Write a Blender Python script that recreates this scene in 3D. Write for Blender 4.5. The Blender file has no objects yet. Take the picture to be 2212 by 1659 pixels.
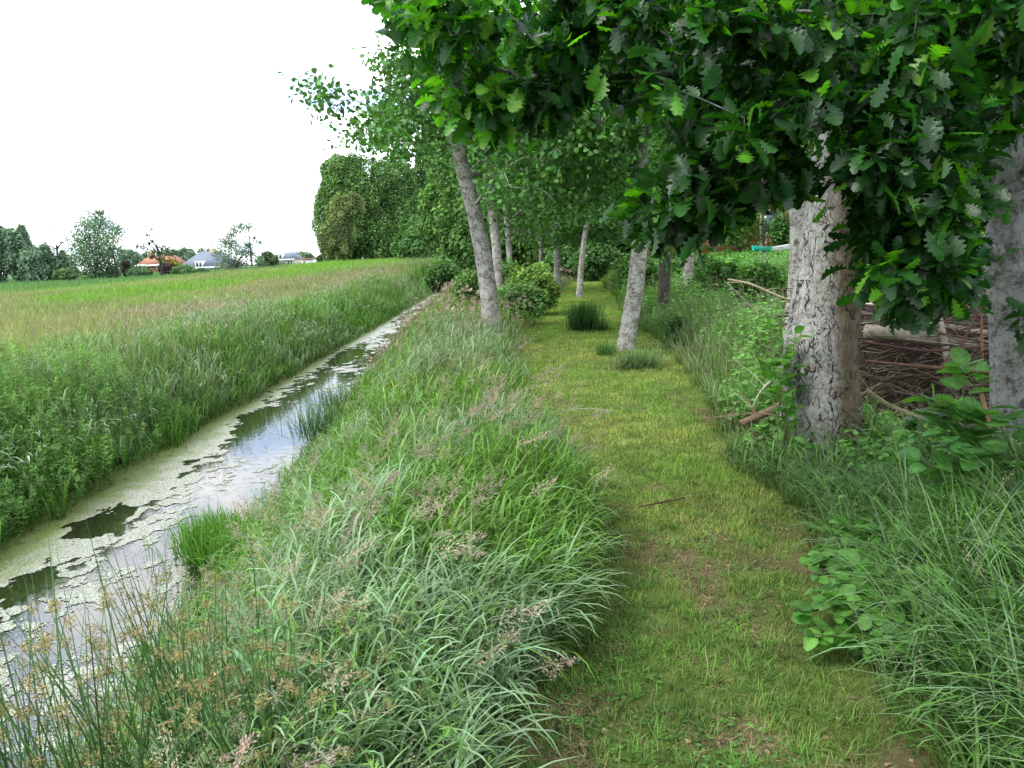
import bpy, math, random
import numpy as np
from mathutils import Matrix, Vector

rng = np.random.default_rng(11)
PI = math.pi
scn = bpy.context.scene
COL = scn.collection

# ------------------------------------------------------------------ camera frame
F = 1720.0
PITCH, ROLL, EYE = math.radians(9.4), math.radians(2.5), 1.6
fwd = np.array([0, math.cos(PITCH), -math.sin(PITCH)])
_r0 = np.array([1.0, 0, 0])
_u0 = np.cross(_r0, fwd)
camr = _r0 * math.cos(ROLL) - _u0 * math.sin(ROLL)
camu = _u0 * math.cos(ROLL) + _r0 * math.sin(ROLL)


def at(px, py, Y):
    d = fwd + camr * (px - 1106) / F - camu * (py - 829.5) / F
    return np.array([0, 0, EYE]) + d * Y / d[1]


def gz(px, py, z=0.0):
    d = fwd + camr * (px - 1106) / F - camu * (py - 829.5) / F
    return np.array([0, 0, EYE]) + d * (z - EYE) / d[2]


cd = bpy.data.cameras.new('camera')
cd.sensor_width = 36
cd.lens = 36 * F / 2212
cd.clip_end = 3000
cd.clip_start = 0.05
cam = bpy.data.objects.new('camera', cd)
COL.objects.link(cam)
cam.matrix_world = Matrix(((camr[0], camu[0], -fwd[0], 0), (camr[1], camu[1], -fwd[1], 0),
                           (camr[2], camu[2], -fwd[2], EYE), (0, 0, 0, 1)))
scn.camera = cam


# ------------------------------------------------------------------ noise
def _hash(ix, iy, s):
    n = (ix * 374761393 + iy * 668265263 + s * 974634777) & 0xffffffff
    n = ((n ^ (n >> 13)) * 1274126177) & 0xffffffff
    return ((n ^ (n >> 16)) & 0xffff) / 65535.0


def vnoise(x, y, s=0):
    x = np.asarray(x, float); y = np.asarray(y, float)
    ix = np.floor(x).astype(np.int64); iy = np.floor(y).astype(np.int64)
    fx = x - ix; fy = y - iy
    fx = fx * fx * (3 - 2 * fx); fy = fy * fy * (3 - 2 * fy)
    a = _hash(ix, iy, s); b = _hash(ix + 1, iy, s); c = _hash(ix, iy + 1, s); d = _hash(ix + 1, iy + 1, s)
    return (a + (b - a) * fx) * (1 - fy) + (c + (d - c) * fx) * fy


def fbm(x, y, s=0, o=4):
    t = 0; a = 0.5; n = 0
    for k in range(o):
        t = t + a * vnoise(x * 2 ** k, y * 2 ** k, s + k * 17); n += a; a *= 0.5
    return t / n


def sstep(a, b, x):
    t = np.clip((x - a) / (b - a), 0, 1)
    return t * t * (3 - 2 * t)


def lerp(a, b, t):
    return a + (b - a) * t


# ------------------------------------------------------------------ geometry collector
class Geo:
    def __init__(s):
        s.V = []; s.Q = []; s.T = []; s.C = []; s.n = 0

    def add(s, V, Q=None, T=None, C=(1, 1, 1)):
        V = np.asarray(V, float).reshape(-1, 3)
        C = np.broadcast_to(np.asarray(C, float), (len(V), 3))
        s.V.append(V); s.C.append(C)
        if Q is not None and len(Q): s.Q.append(np.asarray(Q, np.int64).reshape(-1, 4) + s.n)
        if T is not None and len(T): s.T.append(np.asarray(T, np.int64).reshape(-1, 3) + s.n)
        s.n += len(V)

    def build(s, name, mat, parent=None, smooth=False, origin=None):
        V = np.concatenate(s.V) if s.V else np.zeros((0, 3))
        Cc = np.concatenate(s.C) if s.C else np.zeros((0, 3))
        if origin is not None: V = V - np.asarray(origin)
        Q = np.concatenate(s.Q) if s.Q else np.zeros((0, 4), np.int64)
        T = np.concatenate(s.T) if s.T else np.zeros((0, 3), np.int64)
        me = bpy.data.meshes.new(name)
        me.vertices.add(len(V)); me.vertices.foreach_set('co', V.astype(np.float32).ravel())
        nl = Q.size + T.size
        me.loops.add(nl)
        me.loops.foreach_set('vertex_index', np.concatenate([Q.ravel(), T.ravel()]).astype(np.int32))
        me.polygons.add(len(Q) + len(T))
        st = np.concatenate([np.arange(len(Q)) * 4, Q.size + np.arange(len(T)) * 3]).astype(np.int32)
        me.polygons.foreach_set('loop_start', st)
        if smooth:
            me.polygons.foreach_set('use_smooth', np.ones(len(Q) + len(T), bool))
        me.update(calc_edges=True)
        a = me.attributes.new('Col', 'FLOAT_COLOR', 'POINT')
        rgba = np.ones((len(V), 4), np.float32); rgba[:, :3] = Cc
        a.data.foreach_set('color', rgba.ravel())
        me.materials.append(mat)
        o = bpy.data.objects.new(name, me)
        COL.objects.link(o)
        if parent is not None:
            o.parent = parent
        elif origin is not None:
            o.location = tuple(origin)
        return o


def thing(name, label, cat, loc=(0, 0, 0), group=None):
    o = bpy.data.objects.new(name, None)
    o.empty_display_size = 0.2
    COL.objects.link(o); o.location = tuple(float(c) for c in loc)
    o['label'] = label; o['category'] = cat
    if group: o['group'] = group
    return o


def tag(o, label=None, cat=None, group=None, kind=None):
    if label: o['label'] = label
    if cat: o['category'] = cat
    if group: o['group'] = group
    if kind: o['kind'] = kind
    return o


def unit(v):
    return v / np.maximum(np.linalg.norm(v, axis=-1, keepdims=True), 1e-9)


def rand_dirs(n):
    return unit(rng.normal(size=(n, 3)))


# ------------------------------------------------------------------ primitives
def ribbons(g, base, height, width, az, bend, seg=4, c0=(.05, .1, .02), c1=(.1, .2, .05), th0=0.08, droop=0.0, face=None):
    """grass blades: base (N,3); az lean direction; bend = total arc angle; returns tips and tip directions"""
    base = np.asarray(base, float); N = len(base)
    if N == 0: return np.zeros((0, 3)), np.zeros((0, 3))
    f = lambda a: np.broadcast_to(np.asarray(a, float), (N,))
    height, width, az, bend, th0 = map(f, (height, width, az, bend, th0))
    c0 = np.broadcast_to(np.asarray(c0, float), (N, 3)); c1 = np.broadcast_to(np.asarray(c1, float), (N, 3))
    hd = np.stack([np.cos(az), np.sin(az), np.zeros(N)], 1)
    fa = az + PI / 2 if face is None else face
    side = np.stack([np.cos(fa), np.sin(fa), np.zeros(N)], 1)
    p = base.copy(); V = []; C = []
    L = height / seg
    d = None
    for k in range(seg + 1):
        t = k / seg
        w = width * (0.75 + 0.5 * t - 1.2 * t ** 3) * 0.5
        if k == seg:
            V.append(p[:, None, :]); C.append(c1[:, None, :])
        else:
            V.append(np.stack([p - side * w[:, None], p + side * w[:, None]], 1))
            cc = c0 + (c1 - c0) * min(1, t * 1.25); C.append(np.stack([cc, cc], 1))  # darker foot colours paint in the shade between plants
            th = th0 + bend * ((t + 0.5 / seg) ** (1.0 + droop))
            d = hd * np.sin(th)[:, None] + np.array([0, 0, 1.0]) * np.cos(th)[:, None]
            p = p + d * L[:, None]
    V = np.concatenate(V, 1); C = np.concatenate(C, 1)
    m = 2 * seg + 1
    Q = np.array([[2 * k, 2 * k + 1, 2 * k + 3, 2 * k + 2] for k in range(seg - 1)]).reshape(-1, 4)
    T = np.array([[2 * seg - 2, 2 * seg - 1, 2 * seg]])
    off = (np.arange(N) * m)[:, None, None]
    g.add(V.reshape(-1, 3), (Q[None] + off).reshape(-1, 4), (T[None] + off).reshape(-1, 3), C.reshape(-1, 3))
    return V[:, -1], d


def scatter(g, tpl, pos, A, Nn, scale, col, xs=1.0):
    """stamp template (V,Q,T,shade) along axis A with normal ~Nn"""
    tV, tQ, tT, tS = tpl
    pos = np.asarray(pos, float); n = len(pos)
    if n == 0: return
    A = unit(A); S = unit(np.cross(A, Nn)); Nn = np.cross(S, A)
    s = np.broadcast_to(np.asarray(scale, float), (n,))[:, None, None]
    x = tV[None, :, 0:1] * np.broadcast_to(np.asarray(xs, float), (n,))[:, None, None]
    V = pos[:, None] + s * (x * S[:, None] + tV[None, :, 1:2] * A[:, None] + tV[None, :, 2:3] * Nn[:, None])
    C = np.broadcast_to(np.asarray(col, float), (n, 3))[:, None] * tS[None, :, None]
    off = (np.arange(n) * len(tV))[:, None, None]
    g.add(V.reshape(-1, 3), (tQ[None] + off).reshape(-1, 4) if len(tQ) else None,
          (tT[None] + off).reshape(-1, 3) if len(tT) else None, C.reshape(-1, 3))


def leaf_template(ws, ys=None, fold=0.12, droop=0.18, wave=0.0, sh=None):
    ws = np.asarray(ws, float); n = len(ws)
    ys = np.linspace(0, 1, n) if ys is None else np.asarray(ys, float)
    V = []
    for i in range(n):
        y = ys[i]; z = -droop * y * y
        wv = wave * (1 if i % 2 else -1)
        V += [(-ws[i], y + 0.25 * ws[i] * (ws[i] > 0.05), z + fold * ws[i] + wv), (0, y, z), (ws[i], y + 0.25 * ws[i] * (ws[i] > 0.05), z + fold * ws[i] + wv)]
    Q = []
    for i in range(n - 1):
        a = 3 * i; b = 3 * i + 3
        Q += [(a, a + 1, b + 1, b), (a + 1, a + 2, b + 2, b + 1)]
    V = np.array(V)
    S = np.ones(len(V)); S[1::3] = 1.3; rows = np.arange(n) % 2; S[0::3] *= 1 + .10 * (rows - .5) * 2; S[2::3] *= 1 + .10 * (rows - .5) * 2
    return V, np.array(Q), np.zeros((0, 3), int), S


OAK = [leaf_template([.015, .02, .10, .17, .10, .12, .26, .27, .16, .18, .34, .35, .22, .23, .33, .31, .20, .21, .24, .16, .13, .0],
                     [0, .08, .12, .16, .20, .27, .29, .34, .40, .46, .48, .54, .59, .65, .67, .73, .79, .83, .86, .93, .98, 1.0],
                     fold=f, droop=d) for f, d in ((.15, .15), (.35, .3), (.05, .6), (-.25, .2), (.7, .5), (-.1, -.3))]
OVATE = [leaf_template([.01, .26, .34, .40, .41, .43, .39, .40, .34, .33, .25, .22, .11, 0],
                       [0, .04, .12, .2, .28, .36, .44, .53, .62, .70, .79, .87, .95, 1.0], fold=f, droop=d, wave=w)
         for f, d, w in ((.15, .2, .014), (.3, .35, .018), (-.1, .15, .015))]
ROUND = [leaf_template([.02, .36, .46, .36, 0], [0, .22, .52, .82, 1.0], fold=f, droop=d) for f, d in ((.2, .15), (-.15, .3))]
DIA = (np.array([[0, 0, 0], [-.35, .5, .06], [0, 1, -.1], [.35, .5, .06]]), np.array([[0, 1, 2, 3]]), np.zeros((0, 3), int), np.ones(4))
NARROW = (np.array([[0, 0, 0], [-.09, .45, .02], [0, 1, -.12], [.09, .45, .02]]), np.array([[0, 1, 2, 3]]), np.zeros((0, 3), int), np.ones(4))


def panicle(nb, ns, spread, dr=0.3):
    V = []; Q = []; S = []
    for i in range(nb):
        t = 0.08 + 0.92 * i / nb
        a = rng.uniform(0, 2 * PI); L = spread * (1.05 - t) * rng.uniform(.6, 1.2) + .03
        d = np.array([math.cos(a) * L, .22 + L * .5, math.sin(a) * L]) * 1.0
        b = np.array([0, t, 0])
        for j in range(ns):
            p = b + d * ((j + 1) / ns) * np.array([1, .8, 1]) - np.array([0, dr * L * ((j + 1) / ns) ** 2, 0]) + rng.normal(size=3) * .02
            ax = unit(d + rng.normal(size=3) * .15 - np.array([0, .0, 0])); sd = unit(np.cross(ax, rng.normal(size=3)))
            l = rng.uniform(.045, .08); w = .010
            k = len(V)
            V += [p, p + ax * l * .5 + sd * w, p + ax * l, p + ax * l * .5 - sd * w]; Q.append((k, k + 1, k + 2, k + 3))
            S += [rng.uniform(.7, 1.25)] * 4
    # central stem
    k = len(V); V += [np.array([-.008, 0, 0]), np.array([.008, 0, 0]), np.array([.003, 1, 0]), np.array([-.003, 1, 0])]
    Q.append((k, k + 1, k + 2, k + 3)); S += [.7] * 4
    return np.array(V), np.array(Q), np.zeros((0, 3), int), np.array(S)


PAN_HI = [panicle(26, 8, s, .45) for s in (.34, .26, .40)]
PAN_MID = [panicle(14, 4, s, .4) for s in (.33, .26)]
PAN_SP = [panicle(14, 2, .09)]


def tube(g, pts, rad, ns=6, col=(1, 1, 1), cap=True, wob=0.0):
    pts = np.asarray(pts, float); n = len(pts); rad = np.broadcast_to(np.asarray(rad, float), (n,))
    t = unit(np.gradient(pts, axis=0))
    up = np.array([0, 0, 1.0]) if abs(t[0][2]) < .9 else np.array([1.0, 0, 0])
    a = unit(np.cross(t[0], up)); V = []
    ang = np.arange(ns) * 2 * PI / ns
    for i in range(n):
        a = unit(a - t[i] * np.dot(a, t[i])); b = np.cross(t[i], a)
        r = rad[i] * (1 + wob * rng.normal(size=ns)) if wob else rad[i]
        V.append(pts[i] + (np.cos(ang) * r)[:, None] * a + (np.sin(ang) * r)[:, None] * b if wob else
                 pts[i] + rad[i] * (np.cos(ang)[:, None] * a + np.sin(ang)[:, None] * b))
    V = np.concatenate(V)
    i, j = np.meshgrid(np.arange(n - 1), np.arange(ns), indexing='ij')
    Q = np.stack([i * ns + j, i * ns + (j + 1) % ns, (i + 1) * ns + (j + 1) % ns, (i + 1) * ns + j], -1).reshape(-1, 4)
    T = []
    if cap:
        V = np.concatenate([V, pts[:1], pts[-1:]]); m = n * ns
        T = [(m, (k + 1) % ns, k) for k in range(ns)] + [(m + 1, (n - 1) * ns + k, (n - 1) * ns + (k + 1) % ns) for k in range(ns)]
    g.add(V, Q, T, col)


def box(g, lo, hi, col=(1, 1, 1)):
    x0, y0, z0 = lo; x1, y1, z1 = hi
    V = [(x0, y0, z0), (x1, y0, z0), (x1, y1, z0), (x0, y1, z0), (x0, y0, z1), (x1, y0, z1), (x1, y1, z1), (x0, y1, z1)]
    g.add(V, [(0, 3, 2, 1), (4, 5, 6, 7), (0, 1, 5, 4), (1, 2, 6, 5), (2, 3, 7, 6), (3, 0, 4, 7)], None, col)


# ------------------------------------------------------------------ materials
def new_mat(name):
    m = bpy.data.materials.new(name); m.use_nodes = True
    nt = m.node_tree; nt.nodes.clear()
    out = nt.nodes.new('ShaderNodeOutputMaterial')
    return m, nt, out


def nd(nt, t, **kw):
    n = nt.nodes.new(t)
    for k, v in kw.items():
        if k.startswith('i_'):
            n.inputs[k[2:].replace('_', ' ')].default_value = v
        else:
            setattr(n, k, v)
    return n


def mixc(nt, fac, a, b, mode='MIX'):
    n = nt.nodes.new('ShaderNodeMix'); n.data_type = 'RGBA'; n.blend_type = mode
    for sock, v in ((n.inputs[0], fac), (n.inputs[6], a), (n.inputs[7], b)):
        if hasattr(v, 'links') or hasattr(v, 'is_linked'): nt.links.new(v, sock)
        else: sock.default_value = v
    return n.outputs[2]


def ramp(nt, fac, stops):
    n = nt.nodes.new('ShaderNodeValToRGB'); e = n.color_ramp.elements
    while len(e) > 1: e.remove(e[-1])
    e[0].position = stops[0][0]; e[0].color = (*stops[0][1], 1) if not np.isscalar(stops[0][1]) else (stops[0][1],) * 3 + (1,)
    for p, c in stops[1:]:
        x = e.new(p); x.color = (c, c, c, 1) if np.isscalar(c) else (*c, 1)
    nt.links.new(fac, n.inputs[0])
    return n.outputs[0]


def noise(nt, vec, scale, detail=4, rough=.6, dist=0):
    n = nd(nt, 'ShaderNodeTexNoise'); n.inputs['Scale'].default_value = scale; n.inputs['Detail'].default_value = detail
    n.inputs['Roughness'].default_value = rough; n.inputs['Distortion'].default_value = dist
    if vec is not None: nt.links.new(vec, n.inputs['Vector'])
    return n.outputs['Fac']


def leaf_mat(name, rough=.45, spec=.4, trans=.4, tcol=(1.5, 1.7, .5), nscale=60, bump=0.0):
    m, nt, out = new_mat(name)
    at_ = nd(nt, 'ShaderNodeAttribute', attribute_name='Col')
    geo = nd(nt, 'ShaderNodeNewGeometry')
    tc = nd(nt, 'ShaderNodeTexCoord')
    nz = noise(nt, tc.outputs['Object'], nscale, 2)
    var = ramp(nt, nz, [(.3, .72), (.7, 1.28)])
    c = mixc(nt, 1.0, at_.outputs['Color'], var, 'MULTIPLY')
    bs = nd(nt, 'ShaderNodeBsdfPrincipled'); bs.inputs['Roughness'].default_value = rough
    bs.inputs['Specular IOR Level'].default_value = spec
    nt.links.new(c, bs.inputs['Base Color'])
    if bump:
        bp = nd(nt, 'ShaderNodeBump'); bp.inputs['Strength'].default_value = bump; bp.inputs['Distance'].default_value = .01
        nt.links.new(noise(nt, tc.outputs['Object'], 90, 2), bp.inputs['Height']); nt.links.new(bp.outputs[0], bs.inputs['Normal'])
    if trans:
        tr = nd(nt, 'ShaderNodeBsdfTranslucent')
        c2 = mixc(nt, 1.0, c, (*tcol, 1), 'MULTIPLY'); nt.links.new(c2, tr.inputs['Color'])
        mx = nd(nt, 'ShaderNodeMixShader'); mx.inputs[0].default_value = trans
        nt.links.new(bs.outputs[0], mx.inputs[1]); nt.links.new(tr.outputs[0], mx.inputs[2])
        nt.links.new(mx.outputs[0], out.inputs[0])
    else:
        nt.links.new(bs.outputs[0], out.inputs[0])
    return m


def plain_mat(name, col, rough=.7, nscale=8, var=.25, spec=.3, bump=0.0, attr=False):
    m, nt, out = new_mat(name)
    tc = nd(nt, 'ShaderNodeTexCoord')
    nz = noise(nt, tc.outputs['Object'], nscale, 5)
    v = ramp(nt, nz, [(.25, 1 - var), (.75, 1 + var)])
    if attr:
        a = nd(nt, 'ShaderNodeAttribute', attribute_name='Col').outputs['Color']
    else:
        a = (*col, 1)
    c = mixc(nt, 1.0, a, v, 'MULTIPLY')
    bs = nd(nt, 'ShaderNodeBsdfPrincipled'); bs.inputs['Roughness'].default_value = rough
    bs.inputs['Specular IOR Level'].default_value = spec
    nt.links.new(c, bs.inputs['Base Color'])
    if bump:
        bp = nd(nt, 'ShaderNodeBump'); bp.inputs['Strength'].default_value = bump; bp.inputs['Distance'].default_value = .02
        nt.links.new(nz, bp.inputs['Height']); nt.links.new(bp.outputs[0], bs.inputs['Normal'])
    nt.links.new(bs.outputs[0], out.inputs[0])
    return m


def bark_mat(name, dark, light, patch, crack=0.0, side=False, crack_scale=14):
    m, nt, out = new_mat(name)
    tc = nd(nt, 'ShaderNodeTexCoord')
    mp = nd(nt, 'ShaderNodeMapping'); mp.inputs['Scale'].default_value = (1, 1, .3)
    nt.links.new(tc.outputs['Object'], mp.inputs[0])
    mp2 = nd(nt, 'ShaderNodeMapping'); mp2.inputs['Scale'].default_value = (1, 1, 1.25)
    nt.links.new(tc.outputs['Object'], mp2.inputs[0])
    n1 = noise(nt, tc.outputs['Object'], 9, 6, .7)
    n2 = noise(nt, mp2.outputs[0], 8, 8, .72)
    n3 = noise(nt, mp.outputs[0], 60, 4, .7)
    base = mixc(nt, ramp(nt, n1, [(.3, .1), (.7, .9)]), (*dark, 1), (*light, 1))
    pt = ramp(nt, n2, [(.45, 0), (.55, 1)])
    base = mixc(nt, pt, base, (*patch, 1))
    n4 = noise(nt, mp2.outputs[0], 30, 8, .7)
    base = mixc(nt, ramp(nt, n4, [(.45, 0), (.56, .55)]), base, (*[min(1, c * 1.25) for c in patch], 1))
    base = mixc(nt, ramp(nt, n4, [(.36, .6), (.44, 0)]), base, (*[c * .6 for c in dark], 1))
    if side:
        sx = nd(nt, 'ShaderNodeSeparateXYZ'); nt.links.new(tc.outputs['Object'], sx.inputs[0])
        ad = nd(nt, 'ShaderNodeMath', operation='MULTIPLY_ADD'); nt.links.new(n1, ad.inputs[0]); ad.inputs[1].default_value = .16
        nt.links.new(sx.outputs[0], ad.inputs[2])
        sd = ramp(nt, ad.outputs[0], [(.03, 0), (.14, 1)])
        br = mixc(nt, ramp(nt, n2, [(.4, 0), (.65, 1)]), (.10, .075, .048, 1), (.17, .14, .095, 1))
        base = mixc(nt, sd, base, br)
    h = n3
    base = mixc(nt, .5, base, mixc(nt, 1.0, base, ramp(nt, n3, [(.3, .45), (.65, 1.3)]), 'MULTIPLY'))
    if crack:
        ds = nd(nt, 'ShaderNodeVectorMath', operation='ADD')
        nn = nd(nt, 'ShaderNodeTexNoise'); nn.inputs['Scale'].default_value = 9; nn.inputs['Detail'].default_value = 3
        nt.links.new(tc.outputs['Object'], nn.inputs['Vector'])
        sc = nd(nt, 'ShaderNodeVectorMath', operation='SCALE'); sc.inputs['Scale'].default_value = .16
        nt.links.new(nn.outputs['Color'], sc.inputs[0])
        nt.links.new(tc.outputs['Object'], ds.inputs[0]); nt.links.new(sc.outputs[0], ds.inputs[1])
        mp3 = nd(nt, 'ShaderNodeMapping'); mp3.inputs['Scale'].default_value = (1, 1, .17)
        nt.links.new(ds.outputs[0], mp3.inputs[0])
        vo = nd(nt, 'ShaderNodeTexVoronoi', feature='DISTANCE_TO_EDGE'); vo.inputs['Scale'].default_value = crack_scale
        nt.links.new(mp3.outputs[0], vo.inputs['Vector'])
        thr = nd(nt, 'ShaderNodeMath', operation='MULTIPLY'); nt.links.new(n1, thr.inputs[0]); thr.inputs[1].default_value = .035
        sub = nd(nt, 'ShaderNodeMath', operation='SUBTRACT'); nt.links.new(vo.outputs['Distance'], sub.inputs[0]); nt.links.new(thr.outputs[0], sub.inputs[1])
        brk = noise(nt, mp.outputs[0], 17, 3, .6)
        b2 = nd(nt, 'ShaderNodeMath', operation='MULTIPLY_ADD'); nt.links.new(brk, b2.inputs[0]); b2.inputs[1].default_value = .30; b2.inputs[2].default_value = -.135
        mxx = nd(nt, 'ShaderNodeMath', operation='MAXIMUM'); nt.links.new(b2.outputs[0], mxx.inputs[0]); mxx.inputs[1].default_value = 0.0
        s3 = nd(nt, 'ShaderNodeMath', operation='ADD'); nt.links.new(sub.outputs[0], s3.inputs[0]); nt.links.new(mxx.outputs[0], s3.inputs[1])
        ck = ramp(nt, s3.outputs[0], [(0, .0), (.035, 1)])
        base = mixc(nt, ck, (.04, .033, .025, 1), base)
        hh = nd(nt, 'ShaderNodeMath', operation='MULTIPLY_ADD'); nt.links.new(ck, hh.inputs[0]); hh.inputs[1].default_value = 1.5; nt.links.new(n3, hh.inputs[2])
        h = hh.outputs[0]
    bs = nd(nt, 'ShaderNodeBsdfPrincipled'); bs.inputs['Roughness'].default_value = .9; bs.inputs['Specular IOR Level'].default_value = .15
    nt.links.new(base, bs.inputs['Base Color'])
    bp = nd(nt, 'ShaderNodeBump'); bp.inputs['Strength'].default_value = .9; bp.inputs['Distance'].default_value = .015
    nt.links.new(h, bp.inputs['Height']); nt.links.new(bp.outputs[0], bs.inputs['Normal'])
    nt.links.new(bs.outputs[0], out.inputs[0])
    return m


M = {}
M['grass'] = leaf_mat('grass_blade', .55, .2, .3, (1.2, 1.35, .6), 3)
M['reed'] = leaf_mat('reed_blade', .48, .25, .28, (1.3, 1.5, .5), 4)
M['seed'] = leaf_mat('seed_head', .8, .1, .25, (1.1, 1.0, .8), 4)
M['oakleaf'] = leaf_mat('oak_leaf', .36, .45, .34, (1.8, 2.7, .3), 20, .25)
M['leaf'] = leaf_mat('tree_leaf', .5, .3, .26, (1.3, 1.6, .5), 2)
M['bigleaf'] = leaf_mat('broad_leaf', .45, .4, .35, (1.4, 1.7, .5), 30, .4)
M['farleaf'] = leaf_mat('distant_leaf', .7, .15, .2, (1.2, 1.3, .6), .5)
M['ground'] = plain_mat('ground_soil', (0, 0, 0), .95, 1.7, .3, .1, .3, attr=True)
M['path'] = plain_mat('path_turf', (0, 0, 0), .95, 9, .45, .1, .5, attr=True)
M['bark_alder'] = bark_mat('alder_bark', (.11, .092, .068), (.17, .15, .12), (.40, .39, .355))
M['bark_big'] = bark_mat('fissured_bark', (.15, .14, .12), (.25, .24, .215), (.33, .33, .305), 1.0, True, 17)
M['bark_dark'] = bark_mat('dark_bark', (.045, .035, .025), (.10, .08, .06), (.12, .11, .09), 1.0, False, 22)
M['bark_oak'] = bark_mat('young_oak_bark', (.07, .06, .05), (.14, .13, .115), (.27, .27, .26))
M['twig'] = plain_mat('twig_bark', (0, 0, 0), .85, 25, .35, .15, .2, attr=True)

# ------------------------------------------------------------------ layout functions
WZ = -0.60
yW = [0, 3.5, 5, 9, 11, 16, 26, 40, 60]
xW = [-1.95, -2.12, -2.2, -2.42, -2.62, -2.9, -3.5, -3.85, -4.1]
wr = lambda y: np.interp(y, yW, xW)
wl = lambda y: -4.3 + .08 * np.sin(np.asarray(y) * 1.3) - .0 * np.asarray(y)
yP = [-3, 1, 2.3, 2.9, 3.4, 4.5, 6.2, 9, 11.7, 17.7, 28.3, 35, 40]
pL = lambda y: np.interp(y, yP, [-.35, -.28, -.12, .12, .28, .44, .26, .03, -.02, .52, 1.45, 2.5, 3.6])
pR = lambda y: np.interp(y, yP, [1.0, 1.0, 1.08, 1.22, 1.28, 1.45, 1.52, 2.0, 2.35, 2.5, 3.6, 4.0, 4.6])


def H(x, y):
    x = np.asarray(x, float); y = np.asarray(y, float)
    r = wr(y)
    n = (fbm(x * .8, y * .8, 3) - .5) * .12
    left = -.10 + n * .6
    z = np.where(x < -4.3, lerp(-.66, left, sstep(-4.32, -5.5, x)), 0)
    inch = (x >= -4.3) & (x <= r)
    depth = np.minimum(x + 4.3, r - x)
    z = np.where(inch, -.66 - .5 * sstep(0, .4, depth), z)
    rt = lerp(-.66, -.02, sstep(-.1, 1.5, x - r)) + n * .4 * sstep(0, .5, np.abs(x - (pL(y) + pR(y)) / 2) - .8)
    rt = rt + .12 * sstep(0, 1.2, x - pR(y)) + .95 * sstep(5, 11, x) * sstep(9, 24, y)
    z = np.where(x > r, rt, z)
    far = sstep(55, 75, y)
    z = z * (1 - far) + far * (-.1)
    z = z + .85 * sstep(24, 70, y) * sstep(-38, -17, x - .0 * y) * (1 - sstep(-5.8, -5.0, x)) * (1 - sstep(150, 300, y))
    back = sstep(2, -4, y)
    return z


def field_col(x, y):
    x = np.asarray(x, float); y = np.asarray(y, float)
    r = np.hypot(x, y)
    n = fbm(x * .13, y * .13, 5, 4); n2 = fbm(x * .05 + 9, y * .03, 8, 3)
    green = np.array([.18, .29, .07]); yel = np.array([.26, .33, .10]); brown = np.array([.36, .32, .19]); dk = np.array([.13, .26, .09])
    bright = np.array([.20, .36, .06])
    c = lerp(green, yel, sstep(.35, .65, n)[..., None])
    w = sstep(20, 34, r + (n - .5) * 14) * (1 - sstep(58, 78, r + (n2 - .5) * 30)) * sstep(.36, .56, n * .5 + n2 * .5 + .08)
    c = lerp(c, brown, (w * .55)[..., None])
    w = sstep(64, 84, r + (n2 - .5) * 24); c = lerp(c, dk, w[..., None])
    for cx, cy, rx, ry in ((-19, 43, 5.5, 8), (-13.5, 34, 2.5, 3), (-15, 90, 7, 38), (-32, 62, 6, 8)):
        e = ((x - cx) / rx) ** 2 + ((y - cy) / ry) ** 2 + (n - .5) * 1.6
        c = lerp(c, bright, (1 - sstep(.6, 1.1, e))[..., None])
    # pale seed-head band behind the bank reeds
    w = (1 - sstep(6.8, 9.5, -x)) * sstep(.4, .6, fbm(x * .5, y * .25, 31, 3)) * sstep(5, 8, y) * (1 - sstep(18, 30, y))
    c = lerp(c, np.array([.30, .27, .16]), (w * .5)[..., None])
    return c


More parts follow.
